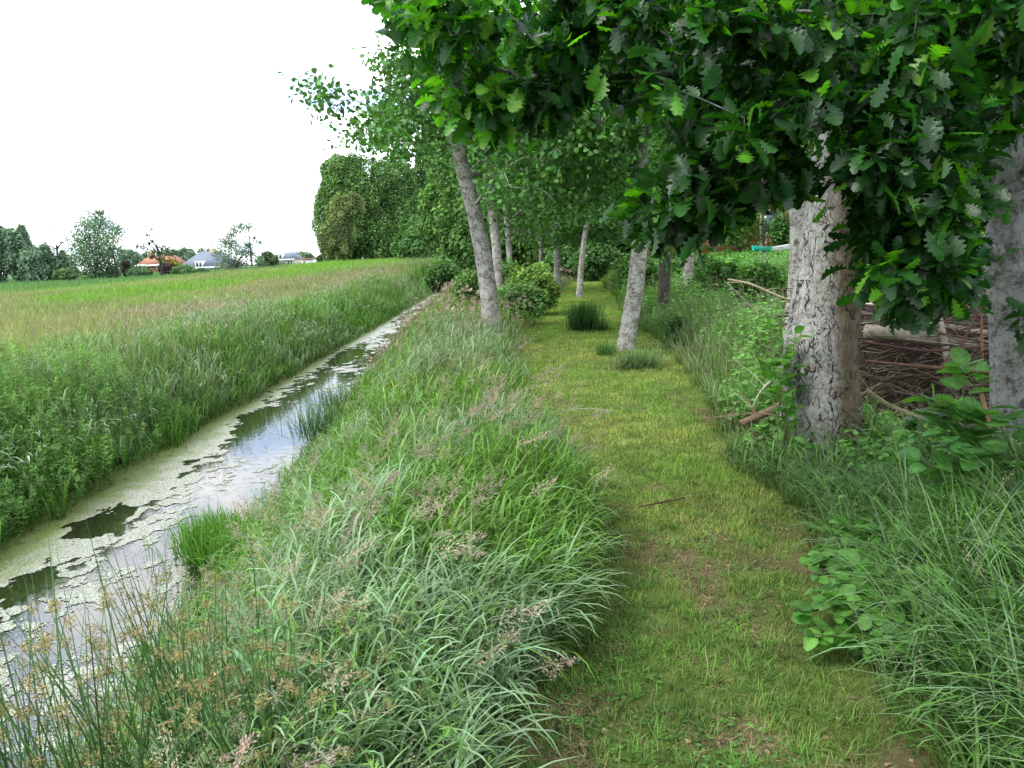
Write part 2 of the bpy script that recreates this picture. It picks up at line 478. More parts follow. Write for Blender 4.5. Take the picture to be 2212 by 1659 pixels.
# ------------------------------------------------------------------ ground sheet
def ground():
    xs = np.unique(np.concatenate([np.linspace(-900, -120, 14), np.linspace(-120, -20, 60), np.linspace(-20, -6, 40),
                                   np.linspace(-6, 5, 120), np.linspace(5, 25, 50), np.linspace(25, 900, 20)]))
    ys = np.unique(np.concatenate([np.linspace(-60, -3, 10), np.linspace(-3, 25, 130), np.linspace(25, 80, 80), np.linspace(80, 300, 60), np.linspace(300, 1500, 10)]))
    X, Y = np.meshgrid(xs, ys); Z = H(X, Y)
    V = np.stack([X, Y, Z], -1)
    C = field_col(X, Y) * .62
    soil = np.array([.035, .032, .018]); dgr = np.array([.03, .055, .016]); lawn = np.array([.10, .2, .03])
    nearl = (X > -6.4) & (X < wr(Y) + .2)
    C[nearl] = soil * .8
    rt = X >= wr(Y) + .2
    C[rt] = lerp(soil, dgr, fbm(X, Y, 2)[..., None])[rt]
    lw = (X > 9) & (Y > 24) & (Y < 60); C[lw] = lawn
    nx = len(xs); ny = len(ys)
    i, j = np.meshgrid(np.arange(ny - 1), np.arange(nx - 1), indexing='ij')
    Q = np.stack([i * nx + j, i * nx + j + 1, (i + 1) * nx + j + 1, (i + 1) * nx + j], -1)
    g = Geo(); g.add(V, Q, None, C.reshape(-1, 3))
    o = g.build('ground', M['ground'], smooth=True); tag(o, kind='structure')
    # mown path sheet
    g = Geo(); ys = np.linspace(-2.5, 38, 400); n = 40
    t = np.linspace(0, 1, n)
    jl = (fbm(ys * 1.2, ys * 0, 77) - .5) * .25; jr = (fbm(ys * 1.2 + 50, ys * 0, 78) - .5) * .3
    X = (pL(ys) - .2 + jl)[:, None] * (1 - t) + (pR(ys) + .35 + jr)[:, None] * t; Y = np.repeat(ys[:, None], n, 1)
    Z = H(X, Y) + .004 + .012 * fbm(X * 4, Y * 4, 6)
    V = np.stack([X, Y, Z], -1)
    b = path_dry(X, Y)
    C = lerp(np.array([.09, .13, .03]), np.array([.11, .09, .045]), b[..., None])
    i, j = np.meshgrid(np.arange(len(ys) - 1), np.arange(n - 1), indexing='ij')
    Q = np.stack([i * n + j, i * n + j + 1, (i + 1) * n + j + 1, (i + 1) * n + j], -1)
    g.add(V, Q, None, C.reshape(-1, 3)); o = g.build('path', M['path'], smooth=True); tag(o, kind='structure')


def path_dry(X, Y):
    n = .55 * fbm(X * 2.2, Y * 1.3, 41, 4) + .45 * fbm(X * 7, Y * 5, 43, 3)
    t = (X - pL(Y)) / np.maximum(pR(Y) - pL(Y), .2)
    near = 1 - sstep(3.2, 5.5, Y)
    w = sstep(.54 - .08 * near, .74 - .08 * near, n + .10 * near * np.sin(np.clip(t, 0, 1) * PI) + .0)
    return np.clip(w, 0, 1) * (1 - sstep(9, 14, Y) * .8)


# ------------------------------------------------------------------ sampling
def polar(n, d0, d1, a0, a1, k=1.6):
    """points around the viewer, density ~ d^-k (per area)"""
    u = rng.random(n); e = 2 - k
    d = (d0 ** e + u * (d1 ** e - d0 ** e)) ** (1 / e) if abs(e) > 1e-6 else d0 * (d1 / d0) ** u
    a = np.radians(rng.uniform(a0, a1, n))
    return d * np.sin(a), d * np.cos(a), d


def jit(c, n, v=.18, h=.06):
    c = np.asarray(c, float) * np.ones((n, 3))
    return np.clip(c * (1 + rng.normal(size=(n, 1)) * v) * (1 + rng.normal(size=(n, 3)) * h), .004, .9)


def hz(x, y, off=0.0):
    return np.stack([x, y, H(x, y) + off], 1)


# ------------------------------------------------------------------ grasses
def path_grass():
    g = Geo()
    n = 250000; u = rng.random(n); e = .42
    y = (1.4 ** e + u * (39 ** e - 1.4 ** e)) ** (1 / e)
    jl = (fbm(y * 1.2, y * 0, 77) - .5) * .25; jr = (fbm(y * 1.2 + 50, y * 0, 78) - .5) * .3
    x = lerp(pL(y) - .2 + jl, pR(y) + .3 + jr, rng.random(n)); d = np.hypot(x, y)
    dry = path_dry(x, y)
    keep = rng.random(len(x)) > dry * .30
    x, y, d, dry = x[keep], y[keep], d[keep], dry[keep]
    n = len(x)
    tuft = fbm(x * 5, y * 5, 51, 2)
    h = (.022 + .075 * tuft * rng.random(n) ** .7) * (1 + .2 * sstep(6, 20, d)) * (1 - .35 * dry)
    w = .0019 * (1 + d * .22)
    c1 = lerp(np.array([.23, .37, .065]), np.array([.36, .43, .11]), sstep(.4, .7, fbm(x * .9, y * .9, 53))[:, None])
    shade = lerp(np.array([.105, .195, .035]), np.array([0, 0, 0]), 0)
    c1 = lerp(c1, shade, (1 - sstep(2.6, 5.0, y + (fbm(x * 1.5, y * 1.5, 58) - .5) * 2))[:, None] * .85)  # shade over the near stretch painted into the blade colour
    c1 = lerp(c1, np.array([.27, .215, .11]), (np.clip(dry * .8 + .22 * (rng.random(n) < .4), 0, 1) * (rng.random(n) < .5))[:, None])
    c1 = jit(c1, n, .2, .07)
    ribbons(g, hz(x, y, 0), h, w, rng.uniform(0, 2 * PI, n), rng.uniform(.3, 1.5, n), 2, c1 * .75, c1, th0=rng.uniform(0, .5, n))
    # dead straw lying flat
    x, y, d = polar(40000, 1.7, 12, -5, 42, 1.5)
    dry = path_dry(x, y); ok = (x > pL(y)) & (x < pR(y)) & (rng.random(len(x)) < dry * .8 + .10)
    x, y, d = x[ok], y[ok], d[ok]; n = len(x)
    c = jit([.34, .26, .15], n, .35, .06)
    ribbons(g, hz(x, y, .012), rng.uniform(.03, .10, n), .0024 * (1 + d * .12), rng.uniform(0, 2 * PI, n), rng.uniform(-.2, .3, n), 2, c, c, th0=rng.uniform(1.2, 1.55, n))
    x, y, d = polar(9000, 1.7, 9, -5, 42, 1.4)
    ok = (x > pL(y)) & (x < pR(y)) & (fbm(x * 3, y * 3, 57, 2) > .56); x, y, d = x[ok], y[ok], d[ok]; n = len(x)
    for k in range(3):
        a = rng.uniform(0, 2 * PI, n); A = np.stack([np.cos(a), np.sin(a), rng.normal(.1, .2, n)], 1)
        scatter(g, ROUND[0], hz(x, y, .02), A, np.array([0, 0, 1.]) + rand_dirs(n) * .3, rng.uniform(.008, .02, n), jit([.10, .22, .05], n, .25), xs=.9)
    x, y, d = polar(5200, 1.7, 9, -5, 42, 1.4); k = 14
    ok = (x > pL(y)) & (x < pR(y)) & (rng.random(len(x)) < .5); x = np.repeat(x[ok], k); y = np.repeat(y[ok], k); n = len(x)
    c = np.repeat(jit([.14, .27, .05], n // k, .25, .08), k, 0)
    ribbons(g, hz(x + rng.normal(size=n) * .012, y + rng.normal(size=n) * .012), rng.uniform(.04, .095, n), .004, rng.uniform(0, 2 * PI, n), rng.uniform(.4, 1.6, n), 3, c * .6, c, th0=rng.uniform(.1, .8, n))
    tag(g.build('path_grass', M['grass']), kind='stuff')


def verge_h(x, y):
    """height of the uncut growth between the ditch and the path"""
    r = wr(y)
    e = sstep(-.1, 1.5, x - r) * .72 + .28
    f = 1 - .5 * sstep(-.35, .1, x - pL(y)) * (1 - .0 * y)
    f = f * lerp(.72, 1, sstep(-.1, .6, np.hypot(x, y) - 1.6))
    return (.31 + .26 * fbm(x * 1.3, y * .9, 61, 3)) * e * f 


def in_verge(x, y):
    wob = (fbm(y * 1.6, y * 0 + 3, 62, 3) - .5) * .5
    return (x > wr(y) - .02) & (x < pL(y) + wob * sstep(4, 7, y) + .02) & (y < 50)


def side_blades(g, x, y, top, L, w, col, azm=None, azs=1.0, wd=0.0):
    """short drooping leaf blades carried at some height on hidden stems"""
    n = len(x); d = np.hypot(x, y)
    b = hz(x, y); u = rng.random(n) ** .65; b[:, 2] += top * u
    az = rng.uniform(0, 2 * PI, n) if azm is None else np.where(rng.random(n) < .5, rng.normal(azm, azs, n), rng.uniform(0, 2 * PI, n))
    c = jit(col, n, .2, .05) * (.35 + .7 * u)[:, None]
    ribbons(g, b, L * rng.uniform(.6, 1.3, n), w * rng.uniform(.6, 1.3, n) * (1 + wd * d), az, rng.uniform(.9, 2.3, n), 5, c * .7, c, th0=rng.uniform(.05, .6, n), droop=.6)


def verge():
    # broad arching bluish blades
    g = Geo()
    x, y, d = polar(90000, 1.15, 14, -75, 25, 1.55)
    ok = in_verge(x, y) & (rng.random(len(x)) < .42); x, y, d = x[ok], y[ok], d[ok]
    dens = sstep(.36, .62, fbm(x * 1.1, y * 1.0, 63, 3)) * .75 + .25
    ok = rng.random(len(x)) < dens * lerp(1, .45, sstep(5, 10, d)); x, y, d = x[ok], y[ok], d[ok]; n = len(x)
    h = verge_h(x, y) * rng.uniform(.8, 1.75, n)
    edge = sstep(-.9, .0, x - pL(y))
    az = np.where(rng.random(n) < .40 + .35 * edge * sstep(2.2, 3, y), rng.normal(-.45, .8, n), rng.uniform(0, 2 * PI, n))
    c1 = lerp(np.array([.21, .34, .14]), np.array([.16, .29, .05]), (rng.random(n) < .4)[:, None] * 1.0)
    c1 = jit(c1, n, .18, .05)
    bend = rng.uniform(.7, 2.1, n) + edge * .35
    ribbons(g, hz(x, y), h, rng.uniform(.007, .0165, n) * (1 + d * .03), az, bend, 6, c1 * np.array([.11, .16, .08]), c1, th0=rng.uniform(0, .3, n), droop=.5)  # blade feet darkened, under-shadow painted in
    x, y, d = polar(170000, 1.2, 18, -75, 25, 1.5)
    ok = in_verge(x, y) & (rng.random(len(x)) < .35 + .65 * sstep(.38, .55, fbm(x * 1.4, y * 1.1, 163, 3))); x, y, d = x[ok], y[ok], d[ok]; n = len(x)
    gl = sstep(.42, .58, fbm(x * 1.0 + 7, y * .9, 164, 2))[:, None]
    side_blades(g, x, y, verge_h(x, y) * 1.02, .21, .0088, lerp(np.array([.15, .31, .045]), np.array([.24, .36, .19]), gl), -.4, .9, .04)
    x = rng.uniform(-1.0, .12, 2600); y = rng.uniform(1.25, 3.4, 2600)
    ok = in_verge(x, y) & (rng.random(len(x)) < .25 + .75 * sstep(.42, .56, fbm(x * 1.5, y * 1.2, 64, 2))); x, y = x[ok], y[ok]; n = len(x)
    c1 = jit([.24, .36, .20], n, .14, .04)
    ribbons(g, hz(x, y), rng.uniform(.38, .66, n), rng.uniform(.010, .019, n), rng.normal(-.2, 1.3, n), rng.uniform(1.0, 2.4, n), 8, c1 * np.array([.2, .28, .15]), c1, th0=rng.uniform(0, .25, n), droop=.7)
    tag(g.build('broad_bladed_grass', M['reed']), kind='stuff')
    # fine grass
    g = Geo()
    x, y, d = polar(330000, 1.15, 52, -75, 25, 1.5)
    ok = in_verge(x, y) & (rng.random(len(x)) < lerp(.45, 1, sstep(3, 6, d))); x, y, d = x[ok], y[ok], d[ok]; n = len(x)
    h = verge_h(x, y) * rng.uniform(.45, 1.2, n)
    patch = fbm(x * .8, y * .6, 65, 3)
    c1 = lerp(np.array([.13, .26, .045]), np.array([.22, .30, .09]), sstep(.4, .65, patch)[:, None])
    c1 = lerp(c1, np.array([.29, .27, .14]), ((rng.random(n) < .12 + .22 * sstep(8, 14, d)))[:, None] * .8)
    c1 = jit(c1, n, .22, .07)
    edge = sstep(-.6, .0, x - pL(y))
    az = np.where(rng.random(n) < .3 + .5 * edge, rng.normal(-.3, .7, n), rng.uniform(0, 2 * PI, n))
    ribbons(g, hz(x, y), h, .0030 * (1 + d * .16), az, rng.uniform(.2, 1.3, n), 4, c1 * np.array([.13, .17, .10]), c1, th0=rng.uniform(0, .3, n))  # dark feet paint the shade down in the sward
    # sprawling thin herb stems with tiny leaves (bedstraw)
    x, y, d = polar(6500, 1.2, 9, -75, 20, 1.5)
    ok = in_verge(x, y) & (fbm(x * 1.2, y * 1.2, 67, 2) > .42); x, y, d = x[ok], y[ok], d[ok]; n = len(x)
    bedstraw(g, hz(x, y, verge_h(x, y) * .55), rng.uniform(.18, .4, n), np.array([.15, .29, .06]))
    tag(g.build('verge_grass', M['grass']), kind='stuff')
    # seed heads
    g = Geo()
    x, y, d = polar(16000, 1.3, 50, -75, 22, 1.25)
    ok = in_verge(x, y); x, y, d = x[ok], y[ok], d[ok]
    p = sstep(.40, .58, fbm(x * 1.0 + 4, y * .8, 69, 3)) * .9 + .14
    p = np.maximum(p, .55 * (d > 8))
    ok = rng.random(len(x)) < p * lerp(.55, 1, sstep(3, 8, d)); x, y, d = x[ok], y[ok], d[ok]; n = len(x)
    h = verge_h(x, y) * rng.uniform(1.05, 1.6, n) + .05
    az = np.where(rng.random(n) < .6, rng.normal(-.2, .7, n), rng.uniform(0, 2 * PI, n))
    cs = jit([.22, .27, .12], n, .2)
    tip, dr = ribbons(g, hz(x, y), h, .0022 * (1 + d * .15), az, rng.uniform(.2, .9, n), 4, cs * .5, cs, th0=.05)
    ct = lerp(np.array([.40, .30, .26]), np.array([.42, .37, .25]), rng.random(n)[:, None]); ct = jit(ct, n, .15, .05)
    L = rng.uniform(.08, .20, n) * (1 + .012 * d)
    A = unit(dr + np.array([.25, -.05, -.45]) * rng.uniform(.3, 1.5, n)[:, None])
    for lo, hi, tp in ((0, 5.5, PAN_HI), (5.5, 14, PAN_MID)):
        s = (d >= lo) & (d < hi); idx = np.nonzero(s)[0]; kk = rng.integers(0, len(tp), len(idx))
        for k in range(len(tp)):
            j = idx[kk == k]; scatter(g, tp[k], tip[j] - dr[j] * .01, A[j], rand_dirs(len(j)), L[j], ct[j])
    j = np.nonzero(d >= 14)[0]
    for r_ in range(5):
        scatter(g, NARROW, tip[j] + rng.normal(size=(len(j), 3)) * .03, A[j] + rand_dirs(len(j)) * .5, rand_dirs(len(j)), L[j] * .5, ct[j], xs=1.7)
    tag(g.build('grass_seed_heads', M['seed']), kind='stuff')


def bedstraw(g, base, h, col):
    """thin stems with whorls of narrow leaves"""
    n = len(base)
    if n == 0: return
    az = rng.uniform(0, 2 * PI, n); lean = rng.uniform(.1, .9, n)
    d = np.stack([np.cos(az) * np.sin(lean), np.sin(az) * np.sin(lean), np.cos(lean)], 1)
    cc = jit(col, n, .2)
    ribbons(g, base, h, .003, az, .2, 2, cc * .8, cc, th0=lean)
    for k in range(6):
        p = base + d * (h * (k + 1) / 6)[:, None]
        for q in range(5):
            a = rand_dirs(n); a = a - d * np.sum(a * d, 1, keepdims=True) * .8
            scatter(g, NARROW, p, a + d * .3, d, rng.uniform(.018, .034, n), jit(cc, n, .12, .03), xs=1.0)


def left_bank():
    # tall reed-like grass
    g = Geo()
    x, y, d = polar(240000, 5, 70, -55, -3, 1.35)
    ok = (x < -4.22 + .15 * np.sin(y * 2.1) * .4) & (x > -6.9 + .8 * fbm(x, y * .3, 71)); x, y, d = x[ok], y[ok], d[ok]
    p = lerp(1, .25, sstep(-5.4, -6.6, x)) * lerp(.15, 1, sstep(7, 10.5, y))
    ok = rng.random(len(x)) < p; x, y, d = x[ok], y[ok], d[ok]; n = len(x)
    hh = .38 + .42 * fbm(x * .7, y * .35, 72, 3) + .32 * fbm(x * 2.2, y * 1.5, 79, 2)
    hh *= lerp(1.0, .75, sstep(15, 30, y)) * lerp(.55, 1, sstep(-4.25, -4.6, x))
    h = hh * rng.uniform(.7, 1.25, n)
    gg = sstep(.4, .6, fbm(x * .6, y * .3, 73, 3))
    c1 = lerp(np.array([.13, .29, .045]), np.array([.20, .31, .12]), gg[:, None]); c1 = jit(c1, n, .25, .06)
    az = 9 * fbm(x * 1.5, y * .8, 88, 2) + rng.normal(0, .9, n)
    ribbons(g, hz(x, y), h, .0065 * (1 + d * .055), az, rng.uniform(.1, 1.5, n), 4, c1 * np.array([.2, .28, .14]), c1, th0=rng.uniform(0, .2, n), droop=.4)  # reed feet darkened as painted shade
    x, y, d = polar(150000, 6, 40, -52, -4, 1.3)
    ok = (x < -4.25) & (x > -6.8) & (rng.random(len(x)) < .3 + .7 * sstep(.4, .55, fbm(x * 1.1, y * .6, 171, 3))) & (rng.random(len(x)) < lerp(.2, 1, sstep(7.5, 10, y))); x, y, d = x[ok], y[ok], d[ok]
    top = (.35 + .42 * fbm(x * .7, y * .35, 72, 3) + .3 * fbm(x * 2.2, y * 1.5, 79, 2)) * lerp(.4, 1, sstep(-4.25, -4.75, x))
    gl = sstep(.42, .58, fbm(x * 1.0 + 7, y * .5, 172, 2))[:, None]
    side_blades(g, x, y, top, .26, .011, lerp(np.array([.13, .29, .045]), np.array([.25, .36, .20]), gl), None, 1, .03)
    # pale arched leaf tips, sky glint painted into their colour
    x, y, d = polar(12000, 7, 30, -45, -5, 1.2)
    ok = (x < -4.4) & (x > -6.6) & (rng.random(len(x)) < sstep(.44, .66, fbm(x * .9, y * .5, 74, 3))); x, y, d = x[ok], y[ok], d[ok]; n = len(x)
    c = jit([.42, .51, .39], n, .2, .03)
    b = hz(x, y, .0); b[:, 2] += (.5 + .5 * fbm(x * .7, y * .35, 72, 3)) * .72
    ribbons(g, b, rng.uniform(.14, .3, n), rng.uniform(.010, .017, n) * (1 + d * .02), rng.normal(-.3, .8, n), rng.uniform(1.6, 2.6, n), 5, c * .6, c, th0=.3)
    tag(g.build('bank_reeds', M['reed']), kind='stuff')
    # feathery herb mass in the near corner
    g = Geo()
    x, y, d = polar(24000, 5.2, 12, -60, -22, 1.2)
    ok = (x < -4.15) & (x > -7.8); x, y, d = x[ok], y[ok], d[ok]
    ok = rng.random(len(x)) < 1 - sstep(8.2, 10.5, y + (fbm(x, y, 75) - .5) * 5); x, y, d = x[ok], y[ok], d[ok]; n = len(x)
    t = .40 + .62 * fbm(x * 1.3, y * 1.3, 76, 2)
    hb = t * rng.random(n) ** .6 * lerp(.5, 1, sstep(-4.2, -4.9, x))
    b = hz(x, y); b[:, 2] += hb
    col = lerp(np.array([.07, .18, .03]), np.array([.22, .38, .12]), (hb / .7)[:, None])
    herb(g, b, rng.uniform(.14, .28, n), col)
    tag(g.build('feathery_bank_herbs', M['grass']), kind='stuff')
    # seed heads over and behind the reeds
    g = Geo()
    x, y, d = polar(26000, 6, 70, -58, -3, 1.2)
    ok = (x < -4.8) & (x > -9.5 - (y > 20) * 2); x, y, d = x[ok], y[ok], d[ok]
    p = sstep(.42, .62, fbm(x * .5, y * .25, 31, 3)) * .9 + .1
    ok = rng.random(len(x)) < p * .95; x, y, d = x[ok], y[ok], d[ok]; n = len(x)
    h = lerp(.95, .62, sstep(-5.5, -7.5, x)) * rng.uniform(.75, 1.2, n)
    cs = jit([.2, .27, .11], n)
    tip, dr = ribbons(g, hz(x, y), h, .003 * (1 + d * .1), rng.uniform(0, 2 * PI, n), rng.uniform(.1, .6, n), 3, cs * .4, cs, th0=.05)
    ct = jit(lerp(np.array([.40, .32, .25]), np.array([.37, .34, .21]), rng.random(n)[:, None]), n, .15, .05)
    j = np.nonzero(d < 13)[0]; scatter(g, PAN_MID[0], tip[j], unit(dr[j] + rand_dirs(len(j)) * .4), rand_dirs(len(j)), rng.uniform(.12, .2, len(j)), ct[j])
    j = np.nonzero(d >= 13)[0]
    for r_ in range(4):
        scatter(g, NARROW, tip[j] + rng.normal(size=(len(j), 3)) * .03, dr[j] + rand_dirs(len(j)) * .7, rand_dirs(len(j)), rng.uniform(.04, .075, len(j)), ct[j], xs=1.5)
    tag(g.build('bank_seed_heads', M['seed']), kind='stuff')


def herb(g, base, h, col):
    n = len(base)
    az = rng.uniform(0, 2 * PI, n); lean = rng.uniform(.0, 1.0, n)
    d = np.stack([np.cos(az) * np.sin(lean), np.sin(az) * np.sin(lean), np.cos(lean)], 1)
    cc = jit(col, n, .15)
    ribbons(g, base, h, .005, az, .2, 2, cc * .8, cc, th0=lean)
    for k in range(5):
        p = base + d * (h * (k + 1) / 5)[:, None]
        for q in range(5):
            a = rand_dirs(n); a = a - d * np.sum(a * d, 1, keepdims=True) * .7
            scatter(g, NARROW, p, a + d * .5, d, rng.uniform(.03, .06, n), jit(cc, n, .12, .03), xs=1.0)


def meadow():
    g = Geo()
    x, y, d = polar(560000, 8, 190, -52, -4, 1.25)
    ok = (x < -6.2); x, y, d = x[ok], y[ok], d[ok]; n = len(x)
    fc = field_col(x, y)
    h = (.30 + .22 * fbm(x * .3, y * .3, 81, 3)) * rng.uniform(.6, 1.25, n) * (1 + .9 * sstep(66, 84, np.hypot(x, y)))
    c1 = jit(fc, n, .2, .05)
    c1 = lerp(c1, np.array([.38, .33, .21]), ((rng.random(n) < .12) * (d < 66))[:, None] * .7)
    ribbons(g, hz(x, y), h, .0045 * (1 + d * .13), rng.uniform(0, 2 * PI, n), rng.uniform(.1, .9, n), 2, fc * .55, c1, th0=rng.uniform(0, .3, n))
    tag(g.build('meadow_grass', M['grass']), kind='stuff')


def in_right(x, y):
    wob = (fbm(y * 1.2, y * 0 + 9, 82, 3) - .5) * .5
    lim = pR(y) + .10 + (fbm(y * 1.2 + 50, y * 0, 78) - .5) * .3
    return x > lim + (wob * .35)


def right_h(x, y):
    s = sstep(0, 1.0, x - pR(y) - .05)
    base = np.interp(y, [0, 2.5, 4, 6, 9, 14, 25], [.42, .42, .33, .36, .42, .5, .6])
    base = base * (1 - .35 * np.exp(-(((x - 2.0) / .7) ** 2 + ((y - 3.2) / .8) ** 2)))
    base = base * (1 - .6 * np.exp(-(((x - 2.1) / .55) ** 2 + ((y - 5.1) / .8) ** 2)))
    base = base * (1 - .72 * sstep(2.3, 2.9, x) * sstep(3.9, 4.6, y) * (1 - sstep(8, 9.5, y)))
    base = base * (1 - .82 * sstep(21, 25, y) * sstep(6.5, 8.5, x))
    return base * (.45 + .75 * s) * (.75 + .5 * fbm(x * .9, y * .9, 83, 2))


def right_growth():
    g = Geo()
    x, y, d = polar(330000, 1.5, 48, 6, 62, 1.5)
    ok = in_right(x, y) & (x < 22) & (rng.random(len(x)) < lerp(.3, 1, sstep(3, 7, d))); x, y, d = x[ok], y[ok], d[ok]
    pile = (x > 3.0) & (x < 6.5) & (y > 6.0) & (y < 9)
    ok = ~pile | (rng.random(len(x)) < .06); x, y, d = x[ok], y[ok], d[ok]; n = len(x)
    h = right_h(x, y) * rng.uniform(.5, 1.3, n)
    patch = fbm(x * .8, y * .7, 84, 3)
    c1 = lerp(np.array([.13, .27, .045]), np.array([.24, .34, .14]), sstep(.4, .62, patch)[:, None])
    c1 = lerp(c1, np.array([.30, .28, .16]), (rng.random(n) < .10)[:, None] * .7)
    c1 = jit(c1, n, .2, .06)
    edge = 1 - sstep(0, .5, x - pR(y))
    az = np.where(rng.random(n) < .3 + .4 * edge, rng.normal(PI, .8, n), rng.uniform(0, 2 * PI, n))
    ribbons(g, hz(x, y), h, .0036 * (1 + d * .15), az, rng.uniform(.3, 1.4, n), 4, c1 * np.array([.18, .23, .14]), c1, th0=rng.uniform(0, .4, n))  # feet darkened to paint shade among the stems
    tag(g.build('undergrowth_grass', M['grass']), kind='stuff')
    # long arching blades in the near corner
    g = Geo()
    x, y, d = polar(17000, 1.7, 6.2, 22, 62, 1.2)
    ok = in_right(x - .12, y) & (x < 4.4) & ~((x > 2.95) & (y > 5.6)); x, y, d = x[ok], y[ok], d[ok]
    ok = rng.random(len(x)) < (.3 + .7 * sstep(.4, .55, fbm(x * 1.1, y * 1.1, 85, 3))) * lerp(1, .35, sstep(3.0, 4.0, y)); x, y, d = x[ok], y[ok], d[ok]; n = len(x)
    h = rng.uniform(.38, .85, n) * (1 - .55 * sstep(2.3, 2.8, x) * sstep(4.1, 4.8, y)) * np.interp(y, [2, 3.5, 5], [1.0, .95, .75]) * lerp(.6, 1, sstep(0, .5, x - pR(y)))
    c1 = lerp(np.array([.19, .31, .15]), np.array([.11, .25, .05]), (rng.random(n) < .5)[:, None] * 1.0); c1 = jit(c1, n, .18, .05)
    az = np.where(rng.random(n) < .7, rng.normal(-2.5, .7, n), rng.uniform(0, 2 * PI, n))
    ribbons(g, hz(x, y), h, rng.uniform(.005, .0105, n), az, rng.uniform(.8, 2.0, n), 6, c1 * np.array([.15, .2, .1]), c1, th0=rng.uniform(0, .35, n), droop=.3)  # painted shade at the foot of each arching blade
    x, y, d = polar(60000, 1.8, 14, 14, 62, 1.45)
    ok = in_right(x, y) & (x < 7) & ~((x > 2.7) & (y > 5.2) & (y < 9)) & (rng.random(len(x)) < sstep(.38, .55, fbm(x * 1.3, y * 1.1, 185, 3))); x, y, d = x[ok], y[ok], d[ok]
    side_blades(g, x, y, right_h(x, y), .22, .0075, np.array([.17, .32, .09]), PI, 1.0, .04)
    tag(g.build('arching_grass', M['reed']), kind='stuff')
    # seed heads on the right verge
    g = Geo()
    x, y, d = polar(5200, 2.4, 20, 8, 45, 1.2)
    ok = in_right(x, y) & (x < pR(y) + 2.2) & (rng.random(len(x)) < lerp(.12, .7, sstep(4.5, 7, y))); x, y, d = x[ok], y[ok], d[ok]; n = len(x)
    h = right_h(x, y) * rng.uniform(1.0, 1.5, n)
    cs = jit([.22, .27, .13], n)
    tip, dr = ribbons(g, hz(x, y), h, .0022 * (1 + d * .15), rng.normal(PI, 1.2, n), rng.uniform(.1, .7, n), 4, cs * .5, cs, th0=.05)
    ct = jit([.40, .37, .25], n, .15, .05)
    scatter(g, PAN_SP[0], tip, unit(dr + rand_dirs(n) * .3), rand_dirs(n), rng.uniform(.10, .18, n), ct, xs=1.2)
    tag(g.build('undergrowth_seed_heads', M['seed']), kind='stuff')
    # broad-leaved low plants (nettles, dead-nettles)
    g = Geo()
    x, y, d = polar(52000, 2.0, 42, 8, 60, 1.35)
    ok = in_right(x - .15, y) & (x < 18); x, y, d = x[ok], y[ok], d[ok]
    pile = (x > 3.0) & (x < 6.5) & (y > 5.9) & (y < 9)
    ok = ~pile & (rng.random(len(x)) < np.maximum(sstep(.38, .5, fbm(x * .8 + 3, y * .8, 86, 3)), .5 * sstep(6, 10, y) * (x > pR(y) + .5))); x, y, d = x[ok], y[ok], d[ok]; n = len(x)
    hh = right_h(x, y) * rng.uniform(.5, 1.3, n)
    cc = jit([.11, .26, .05], n, .25, .06)
    for k in range(5):
        t = (k + 1) / 5
        p = hz(x, y); p[:, 2] += hh * t; p[:, :2] += rng.normal(size=(n, 2)) * .015
        for sgn in (0, PI):
            a = rng.uniform(0, 2 * PI, n) + sgn
            A = np.stack([np.cos(a), np.sin(a), np.full(n, -.1)], 1)
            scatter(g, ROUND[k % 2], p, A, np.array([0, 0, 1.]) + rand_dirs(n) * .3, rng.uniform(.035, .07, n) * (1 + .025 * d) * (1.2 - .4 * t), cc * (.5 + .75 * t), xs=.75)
    tag(g.build('nettle_undergrowth', M['leaf']), kind='stuff')
    # litter on the ground
    g = Geo()
    x, y, d = polar(9000, 2, 9, 0, 50, 1.3)
    ok = (x > pL(y)) & (x < 4); x, y = x[ok], y[ok]
    dry = path_dry(x, y); ok = rng.random(len(x)) < np.where(in_right(x, y), .35, dry * .5 + .015); x, y = x[ok], y[ok]; n = len(x)
    a = rng.uniform(0, 2 * PI, n); A = np.stack([np.cos(a), np.sin(a), rng.normal(0, .15, n)], 1)
    scatter(g, DIA, hz(x, y, .016), A, np.array([0, 0, 1.]) + rand_dirs(n) * .4, rng.uniform(.012, .035, n), jit([.30, .22, .13], n, .4, .05))
    tag(g.build('leaf_litter', M['seed']), kind='stuff')


